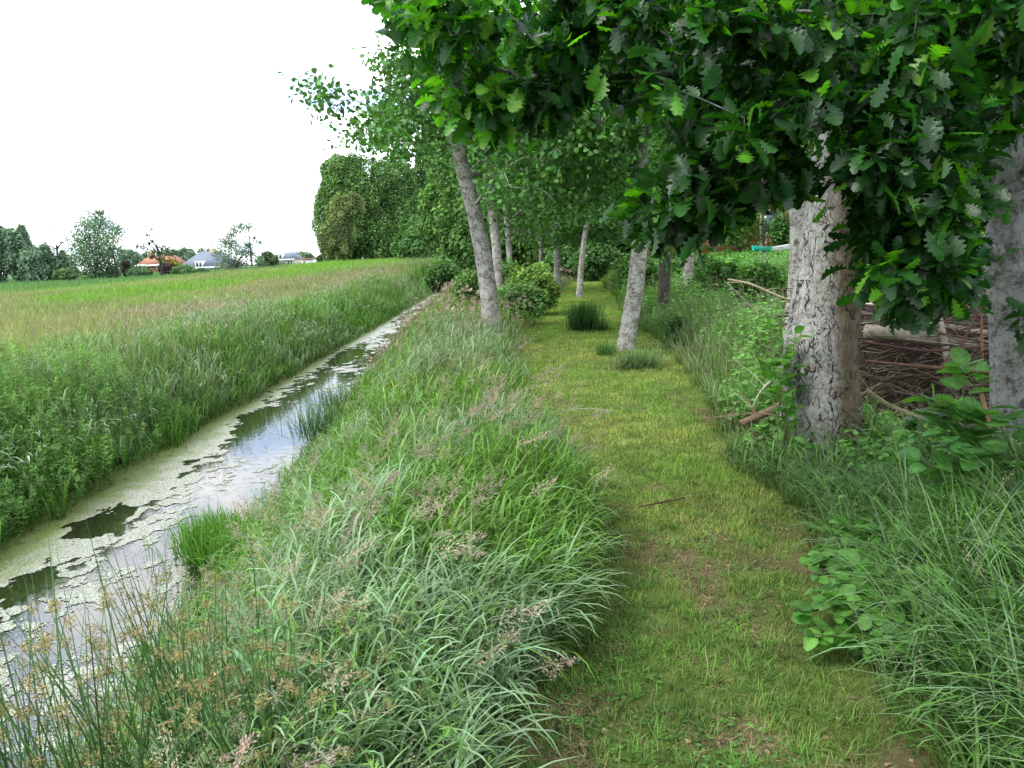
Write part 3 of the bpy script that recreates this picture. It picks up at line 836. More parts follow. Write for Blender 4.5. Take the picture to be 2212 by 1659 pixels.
# ------------------------------------------------------------------ water
def water():
    m, nt, out = new_mat('ditch_water')
    tc = nd(nt, 'ShaderNodeTexCoord')
    bs = nd(nt, 'ShaderNodeBsdfPrincipled'); bs.inputs['Base Color'].default_value = (.014, .014, .008, 1)
    bs.inputs['Roughness'].default_value = .03; bs.inputs['IOR'].default_value = 1.85; bs.inputs['Specular IOR Level'].default_value = .8
    bp = nd(nt, 'ShaderNodeBump'); bp.inputs['Strength'].default_value = .12; bp.inputs['Distance'].default_value = .01
    nt.links.new(noise(nt, tc.outputs['Object'], 7, 3), bp.inputs['Height']); nt.links.new(bp.outputs[0], bs.inputs['Normal'])
    nt.links.new(bs.outputs[0], out.inputs[0])
    g = Geo()
    ys = np.linspace(-8, 58, 120)
    V = []
    for yy in ys: V += [(-4.75, yy, WZ), (float(wr(yy)) + .25, yy, WZ)]
    g.add(V, [(2 * i, 2 * i + 1, 2 * i + 3, 2 * i + 2) for i in range(len(ys) - 1)])
    o = g.build('stream_water', m); tag(o, kind='structure')
    # duckweed / surface scum: thin rafts made of many small flat patches
    m, nt, out = new_mat('duckweed_film')
    tc = nd(nt, 'ShaderNodeTexCoord'); a = nd(nt, 'ShaderNodeAttribute', attribute_name='Col')
    sp = noise(nt, tc.outputs['Object'], 75, 3, .8)
    c = mixc(nt, 1.0, a.outputs['Color'], ramp(nt, sp, [(.38, .22), (.56, 1.2)]), 'MULTIPLY')
    bs = nd(nt, 'ShaderNodeBsdfPrincipled'); bs.inputs['Roughness'].default_value = .42; bs.inputs['Specular IOR Level'].default_value = .8
    nt.links.new(c, bs.inputs['Base Color'])
    bp = nd(nt, 'ShaderNodeBump'); bp.inputs['Strength'].default_value = .3; bp.inputs['Distance'].default_value = .004
    nt.links.new(sp, bp.inputs['Height']); nt.links.new(bp.outputs[0], bs.inputs['Normal'])
    nt.links.new(bs.outputs[0], out.inputs[0])
    g = Geo()
    for y0, y1, s in ((2.0, 9, .016), (9, 18, .032), (18, 57, .09)):
        xs = np.arange(-4.5, -1.8, s); ys = np.arange(y0, y1, s)
        X, Y = np.meshgrid(xs, ys); X = X.ravel(); Y = Y.ravel()
        t = (X + 4.3) / (wr(Y) + 4.3)
        wx = X + .5 * fbm(X * .9, Y * .6, 95, 2)
        n = fbm(wx * .85, Y * .36 + .25 * X, 91, 5)
        f = fbm(X * 9, Y * 7, 92, 3)
        # rafts cling to the far bank, open water on the near side
        n = .6 * n + .4 * fbm(X * 2.6, Y * 1.3 + .5 * X, 94, 4)
        dens = n * 1.0 + .20 * (1 - sstep(.02, .34, t)) + .08 * (1 - sstep(.3, .5, t)) - .12 * sstep(.38, .75, t) * (1 - sstep(12, 18, Y)) + (f - .5) * .46 + .03 * sstep(10, 20, Y)
        dark = np.zeros_like(X)
        for cx, cy, rx, ry in [(*gz(a_, b_, WZ)[:2], c_, d_) for a_, b_, c_, d_ in ((95, 1275, .42, .45), (270, 1118, .36, .62), (415, 1010, .28, .5), (580, 905, .34, 1.3), (690, 835, .2, 1.2), (750, 770, .3, 1.8))]:
            e = ((X - cx) / rx) ** 2 + ((Y - cy) / ry) ** 2
            dark = np.maximum(dark, 1 - sstep(.6, 1.2, e + (n - .5) * 4 + (f - .5) * 2.4))
        mk = dens - .42 * dark
        thin = rng.random(len(X)) < sstep(.40, .51, mk) * .36 * (1 + (f > .55))
        ok = ((mk > .53) | thin) & (X < wr(Y) + .1) & (X > -4.55)
        Xk, Yk = X[ok], Y[ok]; k = len(Xk)
        solid = (mk > .53)[ok]
        r = np.where(solid, s * .62, s * rng.uniform(.2, .45, k))
        jx = np.where(solid, 0, rng.uniform(-.5, .5, k) * s); 
        cx_, cy_ = Xk + jx, Yk + jx
        sh = rng.uniform(.8, 1.2, (k, 4)); ang = np.array([.785, 2.356, 3.927, 5.498])
        V = np.stack([cx_[:, None] + np.cos(ang) * r[:, None] * 1.2 * sh, cy_[:, None] + np.sin(ang) * r[:, None] * 1.2 * sh,
                      np.full((k, 4), WZ + .004) + rng.uniform(0, .0015, (k, 1))], -1)
        tt = (Xk + 4.3) / (wr(Yk) + 4.3)
        c = lerp(np.array([.19, .23, .06]), np.array([.36, .375, .29]), sstep(.06, .42, tt + (f[ok] - .5) * .3)[:, None])
        c = c * (1 + rng.normal(size=(k, 1)) * .12)
        Q = np.arange(k * 4).reshape(-1, 4)
        g.add(V.reshape(-1, 3), Q, None, np.repeat(np.clip(c, .01, 1), 4, 0))
    tag(g.build('duckweed', m), kind='stuff')


# ------------------------------------------------------------------ trees
def resample(p, step):
    p = np.asarray(p, float); s = np.r_[0, np.cumsum(np.linalg.norm(np.diff(p[:, :3], axis=0), axis=1))]
    n = max(2, int(s[-1] / step) + 1); t = np.linspace(0, s[-1], n)
    # smooth through points
    out = np.stack([np.interp(t, s, p[:, k]) for k in range(p.shape[1])], 1)
    for _ in range(2):
        out[1:-1] = (out[:-2] + 2 * out[1:-1] + out[2:]) / 4
    return out


def grow(trunk, targets, clear, rtip=.004, up=.12, tiecost=.6, rmax=.6):
    nodes = [p[:3] for p in trunk]; par = [-1] + list(range(len(trunk) - 1)); r0 = [p[3] for p in trunk]
    nt_ = len(nodes); attach = [i for i, p in enumerate(nodes) if p[2] > clear] or [nt_ - 1]
    tr = np.array(nodes)
    d0 = np.array([np.min(np.linalg.norm(tr[attach] - t, axis=1)) for t in targets])
    P = np.array(nodes); limbs = []; att = list(attach)
    for ti in np.argsort(d0):
        t = targets[ti]; A = np.array(att); Pn = np.array([nodes[i] for i in A])
        dd = np.linalg.norm(Pn - t, axis=1); c = dd + tiecost * np.maximum(0, Pn[:, 2] - t[2]) + .25 * (A < nt_) * (dd > .8)
        b = A[np.argmin(c)]; s = nodes[b]; L = np.linalg.norm(t - s)
        k = max(2, min(8, int(L / .35) + 1)); chain = [b]
        bow = rng.normal(size=3) * .06 * L
        for j in range(1, k + 1):
            u = j / k
            p = s + (t - s) * u + math.sin(PI * u) * (bow + np.array([0, 0, up * L])) + (rng.normal(size=3) * .025 * L if j < k else 0)
            nodes.append(p); par.append(chain[-1]); chain.append(len(nodes) - 1); att.append(len(nodes) - 1)
        limbs.append(chain)
    w = np.zeros(len(nodes))
    for ch in limbs: w[ch[-1]] += 1
    for i in range(len(nodes) - 1, 0, -1):
        if par[i] >= 0: w[par[i]] += w[i]
    return nodes, limbs, w, nt_


def tree_wood(parent, trunk, limbs_data, mat, origin, rtip=.004, rpow=.48, rmax=.09, nsides=20, flare=None, wob=0.012, part='trunk'):
    g = Geo(); tp = np.array(trunk)
    n = len(tp); ns = nsides; ang = np.arange(ns) * 2 * PI / ns
    pts = tp[:, :3].copy(); V = []
    ph = rng.uniform(0, 6, 4); knots = [(rng.uniform(pts[0][2], pts[0][2] + 4.5), rng.uniform(0, 6.28), rng.uniform(.1, .32)) for _ in range(11)]
    for q in (0, 1): pts[1:, q] += (.25 * tp[0, 3] * np.sin(pts[1:, 2] * 1.6 + ph[q]) * np.minimum(1, (pts[1:, 2] - pts[0, 2])))
    t = unit(np.gradient(pts, axis=0)); a = unit(np.cross(t[0], [0, 1.0, 0.02]))
    for i in range(n):
        a = unit(a - t[i] * np.dot(a, t[i])); b = np.cross(t[i], a); z = pts[i][2]
        r = tp[i, 3] * (1 + .05 * np.sin(2 * ang + ph[0] + z * .9) + .03 * np.sin(3 * ang + ph[1] - z * 1.3) + wob * rng.normal(size=ns))
        for kz, ka, kh in knots:
            r = r * (1 + kh * np.exp(-((z - kz) / .07) ** 2) * np.exp(-((np.angle(np.exp(1j * (ang - ka)))) / .55) ** 2))
        if flare:
            r = r * (1 + flare * np.exp(-(z - pts[0][2]) / .25) * (1 + .6 * np.sin(4 * ang + ph[2]) + .3 * np.sin(7 * ang + ph[3])))
        V.append(pts[i] + (np.cos(ang) * r)[:, None] * a + (np.sin(ang) * r)[:, None] * b)
    V = np.concatenate(V); i, j = np.meshgrid(np.arange(n - 1), np.arange(ns), indexing='ij')
    Q = np.stack([i * ns + j, i * ns + (j + 1) % ns, (i + 1) * ns + (j + 1) % ns, (i + 1) * ns + j], -1).reshape(-1, 4)
    g.add(V, Q)
    g.build(part, mat, parent, smooth=True, origin=origin)
    if limbs_data:
        nodes, limbs, w, nt_ = limbs_data; g = Geo()
        for ch in limbs:
            p = np.array([nodes[c] for c in ch]); r = rtip * np.maximum(w[ch], 1) ** rpow
            r[0] = min(r[0], r[1] * 1.15); r = np.minimum(r, rmax); r[-1] *= .6
            tube(g, p, r, 6 if r[0] > .02 else 4, (1, 1, 1), cap=False)
        g.build('branches', mat, parent, smooth=True, origin=origin)


def crown_leaves(parent, pos, ctr, mat, col, size, origin, tpls, v=.2, up=.9, shade=None, name='crown', smooth=False):
    g = Geo(); n = len(pos); k = rng.integers(0, len(tpls), n)
    A = unit(rand_dirs(n) + (pos - ctr) * .6 + np.array([0, 0, -.25]))
    N = np.array([0, 0, up]) + rand_dirs(n) * .75
    c = jit(col, n, v, .06)
    if shade is not None: c = c * shade[:, None]
    s = size * rng.uniform(.7, 1.2, n)
    for q in range(len(tpls)):
        j = k == q; scatter(g, tpls[q], pos[j], A[j], N[j], s[j], c[j])
    return g.build(name, mat, parent, origin=origin, smooth=smooth)


def px_targets(poly, Y0, Y1, n, falloff=None):
    poly = np.array(poly, float); lo = poly.min(0); hi = poly.max(0); out = []
    while len(out) < n:
        p = rng.uniform(lo, hi); x, y = p; ins = False; j = len(poly) - 1
        for i in range(len(poly)):
            if (poly[i, 1] > y) != (poly[j, 1] > y) and x < (poly[j, 0] - poly[i, 0]) * (y - poly[i, 1]) / (poly[j, 1] - poly[i, 1]) + poly[i, 0]: ins = not ins
            j = i
        if ins: out.append(at(x, y, rng.uniform(Y0, Y1)))
    return np.array(out)


def alder(name, label, base, trunk_px, targets, clear, per, rc, leaf, col, bark='bark_alder', group='alder trees beside the path',
          rt=.0045, extra_trunks=None, flare=.25, lv=.22, nsides=20, rmax=.09, tpls=None):
    tk = resample(trunk_px, .12)
    tk[0, 2] -= .15
    o = thing(name, label, 'tree', base, group)
    ld = grow(tk, targets, clear)
    tree_wood(o, tk, ld, M[bark], base, rtip=rt, flare=flare, nsides=nsides, rmax=rmax)
    if extra_trunks:
        for e in extra_trunks:
            g = Geo(); e = resample(e, .15); tube(g, e[:, :3], e[:, 3], 12, cap=False, wob=.02); g.build('limb', M[bark], o, smooth=True, origin=base)
    per = int(per * 1.5); n = len(targets) * per
    ctr = np.repeat(targets, per, 0)
    clump = np.repeat(rng.uniform(.7, 1.25, len(targets)), per)
    pos = ctr + np.clip(rng.normal(size=(n, 3)), -2, 2) * rc * np.array([1, 1, .7])
    # some leaves along the outer limbs
    crown_leaves(o, pos, ctr, M['leaf'], col, leaf, base, tpls or ROUND, lv, shade=clump)
    return o


def trees_near():
    ald = (.065, .16, .035)
    # ---- alder at the left of the path
    def clear_trunk(t, tk, half, zt, yf):
        tk = np.array(tk)[::1]; o_ = np.argsort(tk[:, 2]); tx = np.interp(t[:, 2], tk[o_, 2], tk[o_, 0])
        return t[~((np.abs(t[:, 0] - tx) < half) & (t[:, 1] < yf + .2) & (t[:, 2] < zt))]
    b = np.array([-.28, 14, -.02])
    tk = [(*at(1068, 700, 14)[:2], 0, .165), (*at(1040, 560, 14), .14), (*at(1022, 440, 14), .125), (*at(990, 300, 14), .11), (*at(965, 130, 14), .10),
          (*at(975, -60, 14), .075), (*at(1000, -400, 14), .03)]
    t = np.concatenate([
        px_targets([(780, 250), (830, 200), (900, 150), (960, 60), (1300, 0), (1360, 250), (1340, 440), (1180, 455), (1040, 400), (930, 330), (840, 320)], 11.3, 15.5, 290),
        px_targets([(650, 175), (690, 190), (760, 220), (850, 180), (900, 230), (900, 300), (800, 330), (720, 290)], 12.5, 14.5, 13),
        px_targets([(790, 80), (860, 100), (950, 150), (940, 220), (830, 130)], 13, 14.5, 14),
        px_targets([(820, -60), (1300, 0), (1350, -300), (1150, -520), (950, -400), (850, -200)], 11.5, 16.5, 110)])
    t = clear_trunk(t, tk, .55, 3.75, 14)
    alder('alder_tree', 'grey alder with stubby knots leaning left over the ditch, thickest trunk left of the path', b, tk, t, 2.2, 52, .21, .078, (.07, .175, .04),
          extra_trunks=[[(*at(965, 150, 14), .085), (*at(900, 80, 14), .065), (*at(850, 40, 14), .055), (*at(790, -5, 14), .045), (*at(700, -90, 14), .02)]])
    # ---- slim one just behind it
    def simple(label, px0, px1, w0, Y, poly, n, leaf, per=40, rc=.3, ztop=None, bark='bark_alder', col=ald, name='alder_tree', mid=None, clear=2.0, Yr=1.8, group='alder trees beside the path'):
        x0 = at(*px0, Y); b = np.array([x0[0], Y, H(x0[0], Y)]); x1 = at(*px1, Y)
        top = x1 + (x1 - np.array([b[0], b[1], 0])) * .8
        w0 *= .84; tk = [(b[0], b[1], b[2], w0)] + ([(*at(*mid, Y), w0 * .85)] if mid else []) + [(*x1, w0 * .75), (*top, w0 * .35)]
        t = px_targets(poly, Y - Yr, Y + Yr, n)
        if Y == 12.5: t = clear_trunk(t, tk, .55, 3.1, Y)
        return alder(name, label, b, tk, t, clear, per, rc, leaf, col, bark=bark, nsides=14, group=group, rt=.006)
    simple('slim grey alder directly behind the knotty leaning alder left of the path', (1078, 600), (1050, 300), .155, 22,
           [(930, 330), (1000, 200), (1150, 150), (1300, 250), (1300, 430), (1200, 500), (1090, 490), (1050, 420)], 130, .10)
    simple('pale thin alder stem standing in the bramble between two alders', (1100, 565), (1090, 350), .13, 29,
           [(1000, 380), (1050, 200), (1200, 200), (1300, 330), (1250, 520), (1090, 510)], 110, .12)
    simple('thin pale alder stem farthest along the path, seen above the bramble', (1168, 560), (1166, 400), .11, 33,
           [(1080, 420), (1100, 250), (1250, 220), (1330, 380), (1290, 520), (1120, 530)], 110, .13)
    simple('short pale alder stem just left of where the path disappears', (1204, 575), (1192, 400), .16, 31,
           [(1120, 430), (1150, 250), (1330, 200), (1400, 380), (1330, 530), (1180, 530)], 120, .13)
    simple('slender brown alder leaning right at the far end of the mown path', (1250, 605), (1290, 360), .125, 27,
           [(1150, 420), (1180, 220), (1400, 150), (1480, 350), (1400, 480), (1260, 480)], 110, .12, mid=(1264, 500))
    # ---- alder right of the path
    simple('pale lichened alder leaning right, rooted in the mown grass on the right of the path', (1352, 760), (1388, 330), .165, 12.5,
           [(1230, 300), (1250, 50), (1400, -50), (1650, -50), (1660, 300), (1540, 420), (1420, 400), (1390, 320)], 170, .075, per=46, rc=.2, mid=(1380, 520))
    # ---- dark ivy-brown trunk behind it
    simple('dark brown furrowed trunk with bushy low leaves behind the lichened alder', (1434, 670), (1437, 330), .165, 16.5,
           [(1390, 480), (1390, 300), (1500, 200), (1600, 300), (1560, 480), (1490, 530), (1420, 540)], 120, .08, per=46, rc=.22, bark='bark_dark', name='oak_tree', clear=1.2, col=(.08, .2, .04), group='trees right of the path')
    simple('short pale grey stem half hidden in the scrub behind the dark trunk', (1482, 605), (1500, 380), .16, 20,
           [(1440, 430), (1480, 250), (1700, 200), (1700, 400), (1560, 470)], 90, .10, name='alder_tree', group='trees right of the path')
    simple('grey trunk with brown blotches peeking out left of the big fissured trunk', (1718, 640), (1722, 300), .15, 9.2,
           [(1560, 200), (1600, -50), (1900, -50), (1900, 200), (1780, 300), (1650, 330)], 80, .08, per=36, rc=.22, clear=2.6, Yr=1.3, name='alder_tree', group='trees right of the path')
    # ---- big fissured trunk
    b = np.array([2.24, 5.7, .05])
    tk = [(*at(1775, 1010, 5.7)[:2], b[2], .285), (*at(1788, 800, 5.7), .255), (*at(1800, 640, 5.7), .245), (*at(1812, 400, 5.7), .225), (*at(1830, 100, 5.7), .205), (*at(1850, -200, 5.7), .18), (*at(1860, -900, 5.7), .10)]
    t = px_targets([(1300, -900), (1400, -350), (1700, -150), (2100, -150), (2400, -400), (2500, -1000), (1900, -1500)], 4.5, 8, 150)
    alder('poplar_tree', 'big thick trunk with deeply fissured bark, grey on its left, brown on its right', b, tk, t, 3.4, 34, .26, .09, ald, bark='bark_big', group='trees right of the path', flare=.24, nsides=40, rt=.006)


def oak():
    # young oak at the right edge, its boughs hang across the top of the view
    b = np.array([2.86, 4.35, .08])
    tk = [(b[0] + .02, b[1], b[2] - .1, .15), (*at(2195, 950, 4.35), .125), (*at(2180, 750, 4.35), .11), (*at(2160, 560, 4.35), .10), (*at(2165, 380, 4.35), .085),
          (*at(2170, 150, 4.3), .075), (*at(2180, -250, 4.2), .055), (*at(2150, -700, 4.1), .03)]
    tk = resample(tk, .08)
    T = np.concatenate([
        px_targets([(850, -40), (880, 60), (930, 120), (960, 190), (1150, 250), (1260, 230), (1400, 200), (1400, -60)], 3.1, 4.0, 60),
        px_targets([(920, 190), (1020, 255), (1100, 265), (1250, 260), (1200, 200), (980, 170)], 3.3, 3.9, 14),
        px_targets([(1350, -60), (1350, 230), (1360, 215), (1480, 250), (1560, 330), (1640, 340), (1700, 280), (1860, 280), (2250, 300), (2300, -60)], 2.7, 4.6, 230),
        px_targets([(1370, 420), (1430, 400), (1500, 350), (1600, 400), (1600, 470), (1520, 505), (1390, 500)], 3.0, 3.8, 24),
        px_targets([(1480, 330), (1720, 340), (1740, 390), (1590, 420), (1500, 420)], 3.0, 3.8, 26),
        px_targets([(1850, 310), (2100, 300), (2090, 560), (2060, 610), (1950, 580), (1890, 540), (1865, 480)], 2.7, 3.9, 88),
        px_targets([(2110, 300), (2290, 300), (2290, 640), (2200, 600), (2120, 420)], 4.6, 5.4, 20),
        px_targets([(1870, 600), (1930, 560), (2110, 600), (2100, 670), (1950, 660)], 2.9, 3.7, 16),
        px_targets([(2180, 660), (2280, 620), (2300, 740), (2220, 720)], 2.9, 3.6, 5),
        px_targets([(1200, -60), (2400, -60), (2700, -700), (2300, -1100), (1500, -700)], 2.6, 5.5, 140),
        px_targets([(2260, -60), (2700, -60), (2700, 700), (2290, 700)], 2.6, 4.6, 70)])
    o = thing('oak_tree', 'young oak at the right edge whose lobed leafy boughs hang across the path', 'tree', b, 'trees right of the path')
    ld = grow(tk, T, 1.35, up=.04)
    tree_wood(o, tk, ld, M['bark_oak'], b, rtip=.0026, rpow=.44, rmax=.045, nsides=28, flare=.2, wob=.006)
    # low bent limb
    g = Geo(); p = resample([(*at(2150, 545, 4.3), .055), (*at(2080, 520, 4.1), .045), (*at(2010, 480, 3.9), .04), (*at(1960, 440, 3.8), .03), (*at(1850, 330, 3.7), .02)], .1)
    tube(g, p[:, :3], p[:, 3], 12, wob=.02, cap=False); g.build('limb', M['bark_oak'], o, smooth=True, origin=b)
    g = Geo(); p = resample([(*at(2230, 930, 4.3), .05), (*at(2150, 1000, 4.1), .045), (*at(2060, 1065, 3.9), .035), (*at(2040, 1120, 3.8), .03)], .08)
    tube(g, p[:, :3], p[:, 3], 12, wob=.03); g.build('limb', M['bark_oak'], o, smooth=True, origin=b)
    nodes, limbs, w, nt_ = ld
    g = Geo()
    pos = []; ax = []; cl = []
    for ch in limbs:
        tip = nodes[ch[-1]]; pr = nodes[ch[-2]]; d = unit(tip - pr)
        f = rng.uniform(.7, 1.3)
        k = rng.integers(11, 18)
        for _ in range(k):   # rosette at the tip
            pos.append(tip + rng.normal(size=3) * .02 - d * rng.uniform(0, .05)); ax.append(unit(d * .5 + rng.normal(size=3) * .75 + np.array([0, 0, -.18]))); cl.append(f)
        for _ in range(rng.integers(11, 18)):
            u = rng.random(); q = pr + (tip - pr) * u + rng.normal(size=3) * .05
            pos.append(q); ax.append(unit(d * .4 + rng.normal(size=3) * .8 + np.array([0, 0, -.25]))); cl.append(f)
    pos = np.array(pos); ax = np.array(ax); cl = np.array(cl); n = len(pos)
    N = np.array([0, 0, 1.0]) + rand_dirs(n) * .65
    c = jit([.021, .074, .016], n, .32, .07) * cl[:, None]
    c = c * np.where(pos[:, 0] > .3, .78, 1.0)[:, None]  # right part of the crown darkened, canopy shade put into the colour
    yg = rng.random(n) < np.where(pos[:, 0] < .1, .42, .12); c[yg] = jit([.085, .22, .02], int(yg.sum()), .15)  # brighter yellow-green leaves, mostly at the left end: backlight painted in
    s = .117 * rng.uniform(.45, 1.0, n) ** .8; kk = rng.integers(0, 6, n)
    for q in range(6):
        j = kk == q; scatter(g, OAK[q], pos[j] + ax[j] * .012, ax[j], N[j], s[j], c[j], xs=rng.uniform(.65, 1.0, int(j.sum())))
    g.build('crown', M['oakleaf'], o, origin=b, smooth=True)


def lumpy(ctr, rad, n, lump=.25, shell=.75):
    """points near the surface of a lumpy ellipsoid made of sub-clumps"""
    d = rand_dirs(n); k = 55; cd_ = rand_dirs(k); ca = rng.uniform(.5, 1, k)
    b = np.max(np.exp(-(1 - d @ cd_.T) * 18) * ca, axis=1)
    r = (1 - lump) + lump * 1.4 * b
    inner = rng.random(n) < (1 - shell)
    rr = r * np.where(inner, rng.random(n) ** .5 * .9, 1 - np.abs(rng.normal(size=n)) * .07)
    return ctr + d * rr[:, None] * np.asarray(rad), d, b


def far_tree(name, label, group, X, Y, parts, col, n, leaf, trunk=None, stems=1, cat='tree', mat='farleaf', lump=.25, tw=.2, z0=None, bark=(.06, .05, .04), up=.6, part='crown'):
    """parts: list of (dx, dy, z, rx, ry, rz, weight)"""
    z0 = float(H(X, Y)) if z0 is None else z0
    b = np.array([X, Y, z0]); o = thing(name, label, cat, b, group)
    tot = sum(p[6] for p in parts); g = Geo()
    for dx, dy, z, rx, ry, rz, w in parts:
        m = int(n * w / tot); pos, d, bb = lumpy(b + np.array([dx, dy, z]), (rx, ry, rz), m, lump)
        A = unit(d * .7 + rand_dirs(m) + np.array([0, 0, -.3])); N = d * .8 + np.array([0, 0, up]) + rand_dirs(m) * .5
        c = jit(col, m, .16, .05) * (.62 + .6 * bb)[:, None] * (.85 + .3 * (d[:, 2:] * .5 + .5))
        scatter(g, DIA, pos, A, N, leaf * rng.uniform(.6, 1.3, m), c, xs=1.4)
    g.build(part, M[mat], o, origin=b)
    if trunk:
        g = Geo()
        for s in range(stems):
            ox = (rng.uniform(-1, 1) * trunk * .12) if stems > 1 else 0
            lx = rng.normal() * trunk * .06
            p = [(X + ox, Y, z0 - .3), (X + ox + lx * .3, Y, z0 + trunk * .4), (X + ox + lx, Y + .1, z0 + trunk)]
            tube(g, resample(np.array(p), trunk / 8), np.linspace(tw, tw * .35, len(resample(np.array(p), trunk / 8))), 7, bark, cap=False)
            for q in range(5):
                h = rng.uniform(.4, .95) * trunk; a = rng.uniform(0, 2 * PI); L = trunk * .3
                s0 = np.array([X + ox + lx * h / trunk, Y, z0 + h])
                e = s0 + np.array([math.cos(a) * L, math.sin(a) * L, L * rng.uniform(.3, .9)])
                tube(g, [s0, (s0 + e) / 2 + [0, 0, L * .05], e], [tw * .35, tw * .25, tw * .1], 5, bark, cap=False)
        g.build('trunk', M['twig'], o, smooth=True, origin=b)
    return o


def sparse_tree(label, group, px, Y, ztop_px, blobs, leaf, col, stems, n_per=260, spread=.5, stemw=.14, name='alder_tree'):
    """thin see-through tree: stems and branches run to little leaf clouds given as (px, py, r_px)"""
    c0 = at(px, ztop_px, Y); b = np.array([c0[0], Y, float(H(c0[0], Y))]); o = thing(name, label, 'tree', b, group)
    tg = np.array([at(x, y, Y + rng.uniform(-spread, spread) * 3) for x, y, r in blobs])
    g = Geo()
    for s in range(stems):
        x0 = b[0] + (rng.uniform(-1, 1) * stems * .5 if stems > 1 else 0)
        top = tg[rng.integers(0, len(tg))] if stems > 1 else c0
        tk = resample([(x0, Y, b[2] - .3, stemw), (lerp(x0, top[0], .4), Y, lerp(b[2], top[2], .55), stemw * .7), (top[0], Y, top[2], stemw * .25)], .5)
        tube(g, tk[:, :3], tk[:, 3], 7, (.07, .06, .05), cap=False)
        for t in tg[s::stems]:
            h = np.clip((t[2] - b[2]) * rng.uniform(.5, .8), .5, None); i = np.argmin(np.abs(tk[:, 2] - (b[2] + h)))
            st = tk[i, :3]; tube(g, [st, (st + t) / 2 + [0, 0, .15], t], [stemw * .4, stemw * .25, stemw * .1], 5, (.07, .06, .05), cap=False)
    g.build('trunk', M['twig'], o, smooth=True, origin=b)
    g = Geo()
    for (x, y, r), t in zip(blobs, tg):
        R = r / F * Y; m = int(n_per * (r / 10) ** 1.5)
        pos = t + rng.normal(size=(m, 3)) * R * np.array([.5, .5, .38])
        scatter(g, DIA, pos, rand_dirs(m), rand_dirs(m) + np.array([0, 0, .6]), leaf * rng.uniform(.6, 1.3, m), jit(col, m, .2, .05) * rng.uniform(.8, 1.2), xs=1.4)
    g.build('crown', M['farleaf'], o, origin=b)
    return o


def px_h(dy, Y): return dy / F * Y


